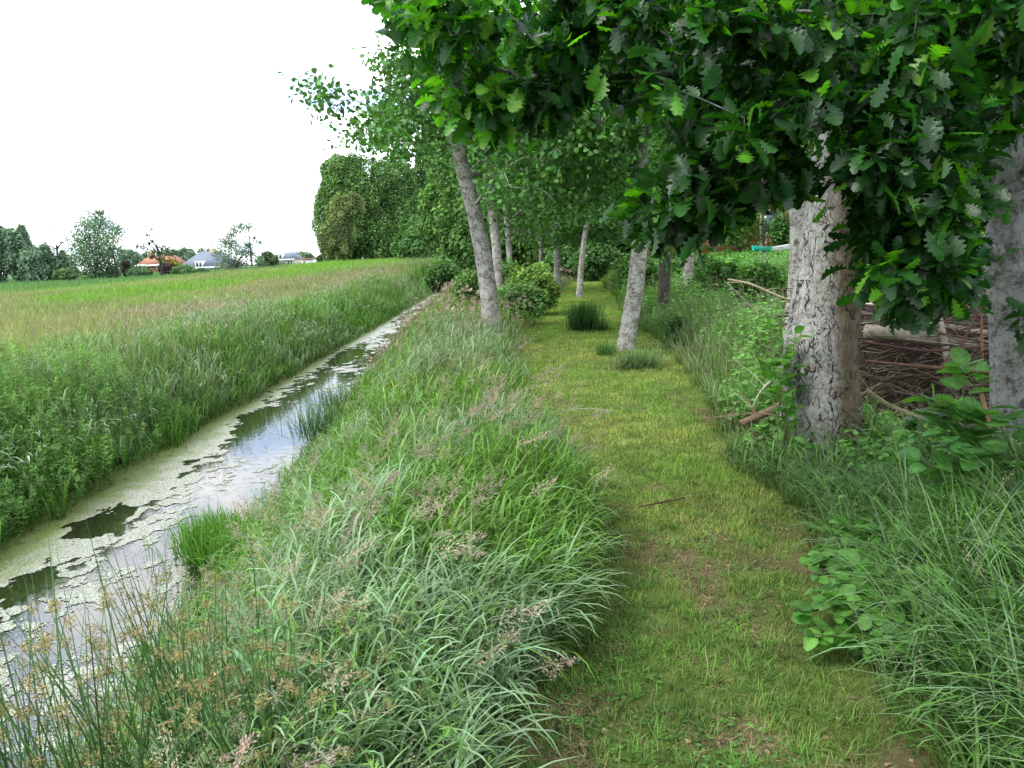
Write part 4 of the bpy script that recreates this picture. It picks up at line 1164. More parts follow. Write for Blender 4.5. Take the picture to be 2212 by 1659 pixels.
def background():
    # domed lime trees where the ditch meets the wood
    def blob(px, top, bot, wpx, Y, name, label, group, col, n, leaf, extra=(), trunk=None, **kw):
        c = at(px, (top + bot) / 2, Y); rz = px_h((bot - top) / 2, Y); rx = px_h(wpx / 2, Y)
        z0 = kw.pop('z0', -.1)
        parts = [(0, 0, c[2] - z0, rx, rx * .9, rz, 1.0)] + [(px_h(a - px, Y), dy_, at(px, b_, Y)[2] - z0, px_h(r1, Y), px_h(r1, Y) * .9, px_h(r2, Y), w) for a, b_, r1, r2, dy_, w in extra]
        return far_tree(name, label, group, c[0], Y, parts, col, n, leaf, trunk=trunk, z0=z0, **kw)
    G1 = 'big broadleaf trees at the end of the meadow'
    blob(752, 345, 570, 132, 105, 'lime_tree', 'big round domed tree standing out at the left end of the wood by the meadow', G1, (.13, .25, .07), 56000, .26,
         [(800, 505, 62, 85, 1, .7), (735, 470, 58, 90, -.5, .8), (780, 430, 55, 100, .5, .6), (745, 370, 45, 35, 0, .4)], trunk=4, tw=.4, lump=.16)
    blob(868, 345, 575, 110, 108, 'lime_tree', 'tall domed tree right beside the round one at the meadow end', G1, (.115, .225, .065), 50000, .26,
         [(840, 510, 62, 85, 0, .7), (880, 480, 60, 95, 0, .8), (850, 400, 50, 60, -1, .5)], trunk=4, tw=.4, lump=.18)
    blob(735, 425, 565, 62, 96, 'willow_tree', 'small tan olive bushy tree in front of the domed trees', G1, (.20, .27, .10), 17000, .22,
         [(765, 445, 25, 28, 0, .3), (712, 520, 28, 45, 0, .4)], trunk=2)
    blob(935, 400, 575, 90, 88, 'ash_tree', 'dark tree in the gap left of the leaning alder trunk', G1, (.085, .175, .055), 30000, .26,
         [(955, 350, 60, 70, 0, .8), (910, 500, 40, 70, -2, .5)], trunk=3)
    blob(985, 330, 560, 120, 62, 'ash_tree', 'mid green bushy tree close behind the leaning alder trunk', G1, (.12, .24, .06), 46000, .20,
         [(960, 470, 60, 80, 0, .8), (1010, 400, 60, 90, 0, .8)], trunk=3)
    blob(915, 470, 600, 130, 84, 'shrub', 'scrub at the end of the ditch left of the alders', G1, (.10, .21, .06), 26000, .24, cat='shrub', part='foliage')
    # woodland behind the path and to the right
    lab = ['tall wood tree just right of the leaning alder', 'wood tree behind the thin pale alder stems', 'dark wood tree above the end of the mown path',
           'wood tree behind the slender leaning alder', 'wood tree behind the lichened alder', 'wood tree left of the red brick house', 'wood tree rising behind the red brick house',
           'wood tree behind the big fissured trunk', 'wood tree behind the brushwood pile', 'wood tree above the right part of the brushwood', 'wood tree at the far right behind the young oak', 'wood tree outermost on the right behind the oak trunk']
    xs = [1040, 1120, 1230, 1330, 1420, 1530, 1660, 1790, 1920, 2040, 2160, 2290]
    Ys = [52, 58, 48, 55, 46, 58, 60, 44, 34, 40, 30, 36]
    for i, (px, Y) in enumerate(zip(xs, Ys)):
        c = at(px, 300, Y); hgt = rng.uniform(12, 15) * (Y / 48) ** .6
        z0 = float(H(c[0], Y)); w = px_h(95, Y) * 1.1 + .6
        cb = 1.0 if px < 1450 or px > 1900 else 3.0
        parts = [(0, 0, hgt * .62, w, w, hgt * .38, 1), (rng.normal() * w * .2, 0, hgt * .24, w * 1.15, w, hgt * .25, 1.0)] + \
                [(rng.normal() * w * .5, -w * .3, hgt * rng.uniform(.15, .8), w * .55, w * .55, hgt * .15, .35) for _ in range(3)]
        if 1600 <= px <= 1700: parts = [(0, 0, hgt * .65, w, w, hgt * .3, 1), (0, 0, hgt * .45, w * .9, w, hgt * .15, .8)]
        col = np.array([(.09, .19, .045), (.07, .155, .04), (.11, .22, .05)][i % 3])
        far_tree('woodland_tree', lab[i], 'trees of the wood behind the path', c[0], Y, parts, col, 34000, .24 * (Y / 48), trunk=hgt * .6, tw=.22, z0=z0, lump=.4)
    # far left wood, haze painted in as a paler green
    G2 = 'wood at the left edge of the meadow'
    sp = [(-60, 470, 120, 104), (-10, 480, 70, 100), (42, 482, 62, 100), (88, 522, 70, 98), (128, 540, 60, 100)]
    l2 = ['dark wood tree at the left edge of the photo', 'dark wood tree with a feathery top, second from the left edge', 'dark wood tree with the taller ragged tip in the left wood',
          'lower rounded tree sloping down from the left wood', 'smallest low tree ending the left wood']
    for (px, top, w, Y), l in zip(sp, l2):
        blob(px, top + 8, 612, w, Y, 'wood_tree', l, G2, (.16, .25, .16), 12000, .26,
             [(px - 10, top + 60, w * .5, 50, 0, .8), (px + 12, top + 28, w * .18, 26, 0, .25), (px - 16, top + 40, w * .25, 30, 0, .3)], trunk=5, tw=.25, lump=.45)
    blob(140, 583, 606, 50, 92, 'shrub', 'low rounded green shrub at the foot of the left wood', G2, (.12, .2, .08), 3000, .2, cat='shrub', part='foliage')
    # tree group standing free, greens lightened to paint in haze
    bl = [(205, 475, 26), (190, 492, 26), (225, 490, 24), (172, 520, 26), (180, 545, 28), (205, 520, 34), (238, 515, 26), (255, 498, 14), (212, 548, 34), (240, 545, 22), (168, 560, 24), (195, 575, 34), (228, 575, 28), (160, 590, 22), (215, 592, 30), (240, 592, 18), (215, 460, 12), (258, 540, 10)]
    sparse_tree('free standing clump of tall open crowned trees between the left wood and the red house', 'trees along the far side of the meadow', 208, 96, 470, bl, .22, (.14, .23, .13), 5, 120)
    bl = [(340, 545, 12), (352, 538, 12), (365, 548, 12), (330, 555, 8), (310, 533, 6), (322, 527, 5), (330, 520, 5), (318, 508, 4), (326, 495, 4), (296, 532, 4), (345, 560, 10)]
    sparse_tree('spindly half bare tree with a thin straight trunk in front of the red house', 'trees along the far side of the meadow', 344, 100, 545, bl, .2, (.09, .14, .07), 1, 110, stemw=.2)
    bl = [(520, 490, 16), (505, 497, 9), (540, 492, 10), (498, 512, 18), (485, 525, 16), (500, 530, 18), (475, 545, 16), (515, 545, 16), (490, 560, 22), (535, 530, 10), (548, 515, 6), (560, 523, 6), (538, 550, 16), (520, 570, 20), (500, 580, 20), (560, 560, 14), (478, 575, 12), (560, 575, 14)]
    sparse_tree('see-through wispy tree with separate leaf clouds between the two dark roofed houses', 'trees along the far side of the meadow', 512, 100, 495, bl, .2, (.15, .23, .13), 3, 100)
    blob(580, 545, 588, 44, 104, 'shrub', 'olive green bushy tree right of the wispy tree', 'garden shrubs by the houses', (.13, .19, .09), 4500, .22, cat='shrub', part='foliage')
    # distant trees behind the houses, haze painted into their colour
    G3 = 'pale distant trees behind the houses'
    for px, top, bot, w, l in ((282, 540, 590, 55, 'pale distant tree left of the red house'), (322, 545, 580, 40, 'pale distant tree just behind the red house'), (372, 538, 590, 60, 'dark rounded distant tree right of the red house'),
                               (400, 534, 585, 50, 'rounded distant tree behind the grey roof'), (448, 536, 590, 70, 'palest distant tree above the grey roofed house'), (655, 545, 575, 60, 'pale distant tree behind the white shed'), (640, 550, 578, 40, 'pale distant tree between small house and shed')):
        blob(px, top, bot + 6, w, 225, 'distant_tree', l, G3, (.16, .25, .16) if px != 372 else (.09, .16, .09), 3600, .5, z0=-.1)
    G4 = 'garden shrubs by the houses'
    for px, top, bot, w, Y, c, l, nm in ((272, 563, 597, 18, 108, (.075, .05, .065), 'upright purple leaved shrub left of the red house', 'shrub'),
                                     (243, 575, 600, 24, 106, (.085, .06, .065), 'low dull purple shrub beside the free standing trees', 'shrub'),
                                     (368, 560, 582, 40, 125, (.30, .27, .05), 'yellow flowering bush in front of the red house', 'shrub'),
                                     (358, 568, 592, 30, 112, (.11, .085, .09), 'dusky mauve bush below the yellow one', 'shrub'),
                                     (398, 573, 600, 52, 108, (.12, .22, .08), 'light green bush left of the grey roofed house', 'shrub'),
                                     (300, 575, 602, 60, 108, (.12, .21, .10), 'spreading green bush under the red house', 'shrub'),
                                     (436, 580, 600, 36, 112, (.10, .19, .09), 'small green bush before the grey roofed house', 'shrub'),
                                     (610, 570, 590, 40, 150, (.10, .18, .09), 'low green bush before the small house', 'shrub'),
                                     (700, 548, 575, 30, 120, (.06, .13, .05), 'dark bush between the white shed and the domed tree', 'shrub')):
        blob(px, top, bot, w, Y, nm, l, G4, c, 2600, .2 * Y / 110, cat='shrub', part='foliage')


def houses():
    mw = plain_mat('pale_brick_wall', (.55, .52, .46), .9, .5, .12); mb = plain_mat('red_brick_wall', (.30, .12, .07), .9, 2, .25, bump=.2)
    mr = plain_mat('orange_tile_roof', (.34, .16, .10), .8, 1.5, .2, bump=.2); ms = plain_mat('slate_roof', (.15, .18, .22), .6, 1, .15)
    mt = plain_mat('white_trim', (.8, .8, .8), .6, 2, .05); mg = plain_mat('window_glass', (.05, .06, .07), .15, 2, .1, .6); mc = plain_mat('tan_chimney', (.42, .32, .22), .9, 2, .2)

    def house(label, px, Y, wpx, ridge_py, eave_py, base_py, wall, roof, hip=0, gable_left=False, wins=(), chim=None, depth=8, rl=.7, name='house', trim=True, dormers=(), skew=0):
        c = at(px, base_py, Y); s = Y / F; W = wpx * s; ze = at(px, eave_py, Y)[2]; zr = at(px, ridge_py, Y)[2]; z0 = -.3
        o = thing(name, label, 'house', (c[0], Y, z0)); X = 0
        g = Geo(); box(g, (-W / 2 + .4, 0, 0), (W / 2 - .4, depth, ze - z0 - .02)); g.build('wall', wall, o)
        g = Geo(); h0 = ze - z0; h1 = zr - z0; r = W * rl / 2; k = skew * W
        V = [(-W / 2, -.5, h0), (W / 2, -.5, h0), (W / 2, depth + .5, h0), (-W / 2, depth + .5, h0), (-r + k, depth / 2, h1), (r + k, depth / 2, h1)]
        g.add(V, [(0, 1, 5, 4), (2, 3, 4, 5), (3, 2, 1, 0)], [(1, 2, 5), (3, 0, 4)]); rf = g.build('roof', roof, o)
        if chim:
            g = Geo(); x = (chim[0] - px) * s; box(g, (x - .6, depth / 2 - .5, h1 - 1.2), (x + .6, depth / 2 + .5, h1 + chim[1])); g.build('chimney', mc, rf)
        if trim:
            g = Geo(); box(g, (-W / 2 - .05, -.62, h0 - .28), (W / 2 + .05, -.503, h0 + .06)); g.build('gutter', mt, o)
        for wx, wy0, wy1, ww, inroof in wins:
            x = (wx - px) * s; za = at(wx, wy1, Y)[2] - z0; zb = at(wx, wy0, Y)[2] - z0; hw = ww * s / 2
            yy = -.06 if not inroof else -.35
            g = Geo(); box(g, (x - hw, yy, za), (x + hw, yy + (.05 if not inroof else 2.5), zb)); w = g.build('window' if not inroof else 'dormer', mt, o)
            g = Geo(); t = hw * .2
            for q in (-1, 1): box(g, (x + min(q * t, q * (hw - t)), yy - .03, za + t * 1.2), (x + max(q * t * .6, q * (hw - t)), yy - .003, zb - t * 1.2))
            g.build('pane', mg, w)
        return o
    house('red brick house with an orange tiled roof behind the spindly tree', 335, 170, 76, 552, 572, 592, mb, mr, rl=.75,
          wins=((309, 571, 580, 15, True), (346, 570, 581, 10, True)), depth=9, chim=(312, 1.2))
    house('pale house with a steep slate grey roof and tan chimney beyond the meadow', 440, 165, 112, 543, 577, 592, mw, ms, rl=.36, skew=-.02,
          wins=((433, 564, 577, 15, True), (455, 580, 590, 8, False), (468, 580, 590, 8, False), (420, 581, 589, 10, False)), chim=(446, .6), depth=10)
    house('small distant house with dark roof and white conservatory left of the white shed', 615, 185, 46, 545, 560, 575, mw, ms, rl=.6,
          wins=((605, 548, 560, 14, True), (610, 565, 572, 12, False), (627, 563, 572, 12, False)), depth=8)
    # shed
    c = at(664, 565, 160); o = thing('shed', 'small white shed with a thin orange roof edge at the foot of the big trees', 'shed', (c[0], 160, -.2)); s = 160 / F
    h = at(664, 557.5, 160)[2] + .2
    g = Geo(); box(g, (-12.5 * s, 0, 0), (12.5 * s, 3, h - .25)); g.build('wall', mt, o)
    g = Geo(); box(g, (-13.5 * s, -.3, h - .248), (13.5 * s, 3.3, h)); g.build('roof', mr, o)
    g = Geo(); box(g, (-9 * s, -.05, h * .45), (-5 * s, -.002, h * .75)); g.build('window', mg, o)
    # brick house glimpsed through the leaves on the right
    Y = 42; o = thing('brick_house', 'red brick house glimpsed through the oak leaves on the right', 'house', (at(1590, 450, Y)[0], Y, .9))
    g = Geo(); box(g, (-4.5, 0, 0), (3.2, 8, 3.0)); g.build('wall', mb, o)
    g = Geo(); V = [(-5, -.5, 2.9), (3.7, -.5, 2.9), (3.7, 8.5, 2.9), (-5, 8.5, 2.9), (-5, 4, 6.6), (3.7, 4, 6.6)]
    g.add(V, [(0, 1, 5, 4), (2, 3, 4, 5), (3, 2, 1, 0)], [(1, 2, 5), (3, 0, 4)]); g.build('roof', mr, o)
    for x in (-3, -.5, 1.8):
        g = Geo(); box(g, (x - .6, -.06, 1.0), (x + .6, -.004, 2.3)); w = g.build('window', mc, o)
        g = Geo(); box(g, (x - .5, -.09, 1.1), (x + .5, -.062, 2.2)); g.build('pane', mg, w)
    # little boat drawn up on the lawn
    p = at(1668, 530, 33); o = thing('boat', 'small white and teal boat lying on the lawn behind the scrub', 'boat', (p[0], 33, float(H(p[0], 33))))
    g = Geo(); zb = .12
    n = 14; V = []; C = []
    for i in range(n):
        u = i / (n - 1); w = .34 * math.sin(PI * min(1, u * .85 + .15)) ** .7 + .01; k = .12 * (2 * u - 1) ** 2
        for a in np.linspace(0, PI, 9):
            V.append((-1.1 + 2.2 * u, -w * math.cos(a), zb + .30 + k - .30 * math.sin(a) * 1.0)); C.append((.80, .82, .82) if u > .42 else (.02, .42, .34))
    Q = [(i * 9 + j, i * 9 + j + 1, (i + 1) * 9 + j + 1, (i + 1) * 9 + j) for i in range(n - 1) for j in range(8)]
    g.add(V, Q, None, C); g.build('hull', plain_mat('boat_paint', (0, 0, 0), .35, 6, .06, .5, attr=True), o)
    g = Geo()
    for x in (-.4, .35):
        g = Geo(); box(g, (x - .1, -.3, zb + .24), (x + .1, .3, zb + .27), (.5, .45, .35)); g.build('bench', plain_mat('bench_wood', (.4, .3, .18), .7, 9, .2), o)
    o.scale = (.75, .75, .75); o.rotation_euler = (0, 0, .15)


# ------------------------------------------------------------------ shrubs, tufts, saplings, sticks
def bush(label, px, top, bot, wpx, Y, col, n, leaf, group='bushes lining the path', name='bush', flat=1.0):
    c = at(px, (top + bot) / 2, Y); z0 = float(H(c[0], Y)); zt = at(px, top, Y)[2] - z0
    rz = max(zt / 2, .25); rx = px_h(wpx / 2, Y)
    parts = [(0, 0, rz * 1.0, rx, rx * .8, rz * 1.0, 1)] + [(rng.uniform(-.6, .6) * rx, rng.uniform(-.4, .4) * rx, rz * rng.uniform(.6, 1.3), rx * .5, rx * .5, rz * .55, .4) for _ in range(4)]
    b = np.array([c[0], Y, z0]); o = thing(name, label, 'bush', b, group); g = Geo(); tot = sum(p[6] for p in parts)
    for dx, dy, z, rx_, ry_, rz_, w in parts:
        m = int(n * w / tot); pos, d, bb = lumpy(b + np.array([dx, dy, z]), (rx_, ry_, rz_), m, .35, .6)
        pos[:, 2] = np.maximum(pos[:, 2], z0 + .03); A = unit(d * .5 + rand_dirs(m)); N = d * .3 + np.array([0, 0, .9]) + rand_dirs(m) * .5
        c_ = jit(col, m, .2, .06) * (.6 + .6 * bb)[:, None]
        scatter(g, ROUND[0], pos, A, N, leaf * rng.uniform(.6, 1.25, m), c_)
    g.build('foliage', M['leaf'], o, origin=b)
    g = Geo()
    for _ in range(9):
        e = b + np.array([rng.normal() * rx * .4, rng.normal() * rx * .3, zt * rng.uniform(.6, .9)])
        tube(g, [b + rng.normal(size=3) * [.1, .1, 0] - [0, 0, .05], (b + e) / 2 + rng.normal(size=3) * .06, e], [.012, .009, .004], 5, (.08, .06, .04), cap=False)
    g.build('stems', M['twig'], o, origin=b)


def bushes():
    bush('bramble bush with yellowish shoots beside the slim alders', 1150, 568, 640, 125, 20, (.17, .28, .06), 11000, .07)
    bush('low spreading growth in front of the bramble bush', 1120, 605, 660, 120, 17.5, (.14, .26, .08), 7000, .06)
    bush('small leafy mound between the knotty alder and the bramble bush', 1095, 560, 620, 70, 25, (.12, .24, .06), 5000, .07)
    bush('low bramble bush between the ditch and the leaning alder', 1020, 585, 640, 90, 24, (.10, .2, .045), 6000, .08)
    bush('rounded green bush left of the leaning alder above the ditch end', 960, 560, 620, 80, 34, (.10, .2, .06), 6000, .10)
    bush('tall grassy bush where the path bends away', 1290, 520, 620, 120, 40, (.10, .2, .06), 8000, .12)
    bush('green bush behind the slender leaning alder', 1215, 530, 615, 90, 42, (.08, .18, .05), 6000, .12)
    bush('bush right of the far path end', 1370, 540, 660, 90, 27, (.10, .21, .055), 7000, .09)
    bush('leafy bush between the lichened alder and the dark trunk', 1400, 560, 680, 70, 21, (.09, .2, .05), 6000, .08)
    bush('dense bush behind the dark trunk', 1500, 540, 660, 120, 24, (.08, .18, .04), 9000, .085)
    bush('elder bush below the red brick house', 1560, 560, 680, 130, 18, (.08, .19, .04), 9000, .075)
    bush('wide green bush in front of the boat', 1640, 565, 680, 120, 15, (.09, .2, .04), 9000, .07)
    bush('taller leafy bush screening the red brick house', 1600, 425, 560, 130, 37, (.10, .22, .05), 5200, .10)
    bush('bush screening the right part of the brick house', 1690, 440, 545, 60, 36, (.09, .2, .05), 2200, .10)
    bush('low bush right beside the grey blotchy trunk', 1740, 590, 720, 90, 13, (.08, .18, .04), 7000, .07)
    bush('dark bush behind the brushwood pile', 1960, 540, 700, 190, 15, (.065, .15, .035), 11000, .075)
    bush('dark bush behind the oak trunk', 2160, 520, 700, 170, 13, (.06, .14, .035), 10000, .075)
    bush('green bush far behind the brushwood pile', 1870, 520, 640, 160, 24, (.09, .19, .05), 8000, .09)
    bush('small dark green seedling bush at the foot of the dark trunk', 1462, 700, 765, 50, 12.5, (.05, .13, .03), 1500, .06)


def tuft(name, label, base, n, h, spread, w, lean, col, az=None, group=None, bend=(.1, .8), heads=None, azs=.9, mat='grass', seg=5, cat='plant'):
    base = np.array([base[0], base[1], float(H(base[0], base[1])) if len(base) < 3 else base[2]])
    o = thing(name, label, cat, base, group); g = Geo()
    p = base + np.stack([rng.normal(size=n) * spread, rng.normal(size=n) * spread, np.zeros(n)], 1)
    a = rng.uniform(0, 2 * PI, n) if az is None else np.where(rng.random(n) < .75, rng.normal(az, azs, n), rng.uniform(0, 2 * PI, n))
    c1 = jit(col, n, .2, .05); hh = h * rng.uniform(.55, 1.1, n)
    th0 = np.abs(rng.normal(size=n)) * lean; bd = rng.uniform(*bend, n)
    tip, dr = ribbons(g, p, hh, w * rng.uniform(.7, 1.2, n), a, bd, seg, c1 * np.array([.35, .42, .3]), c1, th0=th0, face=rng.uniform(0, 2 * PI, n) if heads is not None else None)
    g.build('stems' if heads is not None else 'blades', M[mat], o, origin=base)
    if heads is not None:
        g = Geo(); k = rng.random(n) < heads; u = .80
        # point at ~80% along the stem
        th = th0 + bd * .4; d = np.stack([np.cos(a) * np.sin(th), np.sin(a) * np.sin(th), np.cos(th)], 1)
        q = (p + d * (hh * u)[:, None])[k]; dk = dr[k]; m = len(q); q = tip[k] - dk * (hh[k] * .22)[:, None]
        for r_ in range(44):
            off = rand_dirs(m) * .026
            scatter(g, NARROW, q + off * .5, rand_dirs(m) + dk * .3, rand_dirs(m), rng.uniform(.007, .016, m), jit([.33, .28, .12], m, .25, .06), xs=1.6)
        g.build('flower_heads', M['seed'], o, origin=base)
    return o


def tufts():
    tuft('rush_tuft', 'dark green rush tuft growing in the middle of the mown path', (1.50, 15.9), 1100, .62, .13, .010, .38, (.05, .13, .035), bend=(.0, .35), group=None)
    tuft('grass_tuft', 'small leafy tuft leaning on the right side of the path rush', (1.78, 15.7), 300, .32, .08, .010, .6, (.07, .16, .04), bend=(.2, 1))
    tuft('grass_tuft', 'pale uncut grass tuft at the foot of the lichened alder', (1.72, 10.6), 900, .42, .13, .006, .5, (.19, .29, .12), bend=(.8, 2.0))
    tuft('grass_tuft', 'short grass tuft just left of the lichened alder root', (1.45, 12.0), 300, .3, .08, .006, .4, (.12, .25, .06), bend=(.3, 1.2))
    tuft('rush_clump', 'big rush clump with brown flower tufts in the bottom left corner', (-1.12, 1.66, -.05), 230, 1.02, .12, .006, .55, (.065, .14, .045), az=2.75, bend=(.0, .35), heads=.6, azs=.75, cat='plant')
    tuft('rush_clump', 'rush clump with brown flower tufts standing before the sky reflection', (-.95, 2.05, -.04), 170, .90, .11, .0058, .48, (.065, .14, .045), az=2.4, bend=(.0, .3), heads=.55, azs=.9)
    tuft('rush_clump', 'smaller rush clump at the bottom left of the broad grass', (-.66, 1.80, .0), 170, .80, .09, .006, .32, (.07, .15, .045), az=2.0, bend=(.0, .4), heads=.5, azs=1.2)
    tuft('rush_clump', 'dark rushes leaning out over the ditch halfway along the near bank', (-2.28, 9.2, -.45), 380, .52, .16, .007, .55, (.09, .2, .06), az=2.9, bend=(.1, .5), azs=.8)
    tuft('rush_clump', 'dark rushes on the near bank behind the first leaning ones', (-2.45, 10.9, -.45), 220, .46, .18, .008, .55, (.10, .2, .06), az=2.8, bend=(.1, .5), azs=.8)
    tuft('grass_tuft', 'bright green water grass tuft jutting into the ditch', (-2.30, 5.95, -.62), 1300, .34, .17, .007, .3, (.12, .30, .03), az=2.9, bend=(.1, .6), mat='reed')
    tuft('grass_tuft', 'second bright green water grass tuft nearer the bank', (-2.05, 5.6, -.6), 700, .36, .15, .007, .3, (.12, .29, .035), az=2.6, bend=(.1, .7), mat='reed')
    for x, y, l in ((-4.15, 5.9, 'lone iris tuft standing in the water at the left frame edge'), (-4.1, 6.9, 'small iris tuft in the duckweed by the far bank'), (-4.12, 9.6, 'sparse iris leaves at the edge of the duckweed farther along')):
        tuft('iris_tuft', l, (x, y, -.62), 14, .55, .05, .016, .25, (.13, .27, .04), bend=(.1, .6), mat='reed', group='iris tufts at the far waterline')
    tuft('fern_tuft', 'feathery dark tussock under the far bushes right of the path', (2.75, 12.2), 500, .55, .16, .007, .6, (.10, .2, .07), bend=(.5, 1.6))


def sapling(label, base, tips, leaf, col, per=9, name='sapling', group='saplings right of the path', tpls=None, rc=.07, r=.006, cat='plant', stemcol=(.12, .14, .05)):
    base = np.array([base[0], base[1], float(H(base[0], base[1]))]); o = thing(name, label, cat, base, group); g = Geo(); gl = Geo(); per = int(per * 2.1); leaf = leaf * 1.25
    tp = tpls or OVATE
    for t in tips:
        t = np.asarray(t, float); s = base + rng.normal(size=3) * [.06, .06, 0]
        mid = lerp(s, t, .5) + np.array([0, 0, .12]) * np.linalg.norm(t - s) + rng.normal(size=3) * .03
        P = np.array([s, lerp(s, mid, .5) + rng.normal(size=3) * .01, mid, lerp(mid, t, .5) + rng.normal(size=3) * .01, t]); tube(g, P, np.linspace(r, r * .35, 5), 5, stemcol, cap=False)
        u = np.clip(1 - np.abs(rng.normal(size=per)) * .35, .15, 1)
        pos = np.stack([np.interp(u * 4, range(5), P[:, k]) for k in range(3)], 1)
        d = unit(t - mid)
        a = rand_dirs(per); A = unit(a * np.array([1, 1, .3]) + d * .4)
        c = jit(col, per, .2, .06); sc = leaf * rng.uniform(.6, 1.15, per) * (1.15 - .5 * u ** 4)
        kk = rng.integers(0, len(tp), per)
        for q in range(len(tp)):
            j = kk == q
            scatter(gl, tp[q], pos[j] + A[j] * .02, A[j], np.array([0, 0, 1.]) + rand_dirs(int(j.sum())) * .45, sc[j], c[j])
    g.build('stems', M['twig'], o, origin=base); gl.build('leaves', M['bigleaf'], o, origin=base, smooth=True)


def saplings():
    P = lambda px, py, Y: at(px, py, Y)
    sapling('low leafy plant with glossy ovate leaves hanging over the right path edge', (1.75, 2.95), [P(1780, 1300, 2.85), P(1760, 1370, 2.8), P(1850, 1290, 2.9), P(1900, 1330, 2.8), P(1960, 1340, 2.8), P(1840, 1380, 2.75), P(1990, 1240, 2.9), P(1760, 1240, 3.0), P(1900, 1400, 2.7)],
            .07, (.085, .21, .035), per=14)
    sapling('nettle like plant with serrated leaves beside the glossy leafy plant', (2.0, 2.9), [P(1960, 1300, 2.75), P(1930, 1370, 2.7), P(2010, 1360, 2.75), P(2060, 1310, 2.8)], .075, (.12, .25, .07), per=10)
    sapling('alder sucker with big round leaves at the oak foot', (2.55, 3.9), [P(2000, 860, 3.9), P(2080, 840, 3.9), P(2040, 930, 3.8), P(2110, 960, 3.7), P(1990, 1000, 3.8), P(2150, 900, 3.8), P(2060, 1050, 3.7), P(2000, 1090, 3.7), P(2180, 1050, 3.6), P(2090, 1130, 3.6), P(1960, 1120, 3.7), P(2080, 790, 4.0), P(2020, 1150, 3.6)],
            .125, (.11, .25, .06), per=9)
    sapling('leafy sucker in front of the oak trunk base', (2.75, 3.5), [P(2090, 1200, 3.3), P(2180, 1160, 3.3), P(2030, 1230, 3.3), P(2150, 1260, 3.2), P(2210, 1230, 3.2), P(1980, 1200, 3.4), P(2140, 1330, 3.1)], .11, (.10, .23, .05), per=9)
    sapling('leafy shoots against the left side of the big trunk', (1.95, 5.5), [P(1690, 760, 5.5), P(1720, 720, 5.4), P(1680, 830, 5.4), P(1700, 870, 5.3), P(1740, 960, 5.2), P(1700, 740, 5.5), P(1640, 780, 5.5), P(1660, 700, 5.6)], .085, (.10, .23, .05), per=7)
    sapling('low shoots at the foot of the big trunk', (2.0, 4.9), [P(1720, 1050, 4.8), P(1800, 1080, 4.7), P(1700, 1120, 4.6), P(1760, 1150, 4.5), P(1830, 1180, 4.4), P(1880, 1090, 4.7)], .10, (.11, .25, .06), per=7)
    sapling('single leafy shoot in the arching grass below the big trunk', (1.75, 3.7), [P(1790, 1180, 3.6), P(1760, 1210, 3.55), P(1820, 1150, 3.7)], .085, (.10, .23, .045), per=8)
    sapling('pale leaved shoots in the undergrowth left of the big trunk', (1.9, 6.5), [P(1600, 770, 6.5), P(1620, 830, 6.3), P(1570, 850, 6.2), P(1660, 790, 6.3)], .07, (.12, .25, .06), per=8)
    sapling('dark glossy leaved plant just right of the serrated one', (2.15, 2.75), [P(2000, 1330, 2.7), P(2080, 1360, 2.6), P(1950, 1420, 2.6), P(2050, 1430, 2.5), P(2110, 1300, 2.8)], .08, (.07, .18, .035), per=8)
    sapling('leafy plant under the arching grass by the path edge', (1.7, 3.25), [P(1760, 1280, 3.1), P(1800, 1240, 3.2), P(1850, 1220, 3.2), P(1740, 1330, 3.0), P(1880, 1260, 3.1), P(1930, 1230, 3.2)], .075, (.08, .20, .04), per=9)
    sapling('alder sucker leaning on the brush pile front', (2.6, 4.9), [P(1960, 960, 4.7), P(1990, 900, 4.8), P(1940, 1020, 4.6), P(2010, 1000, 4.6), P(1920, 1070, 4.5), P(2050, 880, 4.8)], .10, (.08, .20, .05), per=7)
    sapling('broad leaved sucker low at the right edge of the photo', (2.9, 3.5), [P(2190, 1000, 3.6), P(2210, 1100, 3.5), P(2160, 1080, 3.5), P(2120, 1180, 3.4), P(2210, 1300, 3.2)], .11, (.08, .20, .045), per=7)
    sapling('leafy bramble like plant in the middle of the right hand grass', (2.05, 3.3), [P(1850, 1200, 3.3), P(1900, 1160, 3.4), P(1960, 1190, 3.3), P(2010, 1240, 3.1), P(1930, 1270, 3.1), P(1870, 1300, 3.0), P(1820, 1130, 3.5)], .08, (.10, .24, .05), per=10)
    sapling('leafy sprawling plant between the big trunk and the alder sucker', (2.5, 4.3), [P(1900, 1020, 4.3), P(1950, 1060, 4.2), P(1880, 1100, 4.2), P(1990, 1100, 4.1), P(1840, 1050, 4.4), P(2040, 1150, 4.0)], .085, (.11, .25, .055), per=10)
    sapling('leafy nettles by the right hand corner of the photo', (2.1, 2.6), [P(2110, 1420, 2.6), P(2180, 1380, 2.7), P(2060, 1480, 2.5), P(2160, 1500, 2.4), P(2200, 1440, 2.5)], .07, (.10, .23, .06), per=9)
    # foxgloves
    for px, l in ((1640, 'pale foxglove spire beside the boat'), (1652, 'second paler foxglove spire, right of the other one')):
        b = at(px, 525, 20); o = thing('foxglove', l, 'flower', (b[0], 20, float(H(b[0], 20)))); g = Geo(); top = at(px + 4, 500, 20); bb = np.array([b[0], 20, float(H(b[0], 20))])
        tube(g, [bb, (bb + top) / 2, top], [.008, .006, .003], 5, (.12, .2, .06)); g.build('stem', M['twig'], o, origin=bb)
        g = Geo(); m = 40; u = rng.random(m) * .45; pos = top - np.outer(u, (top - bb)); scatter(g, DIA, pos, rand_dirs(m) + np.array([0, 0, -.5]), rand_dirs(m), .045, jit([.75, .65, .68], m, .1)); g.build('blossoms', M['seed'], o, origin=bb)


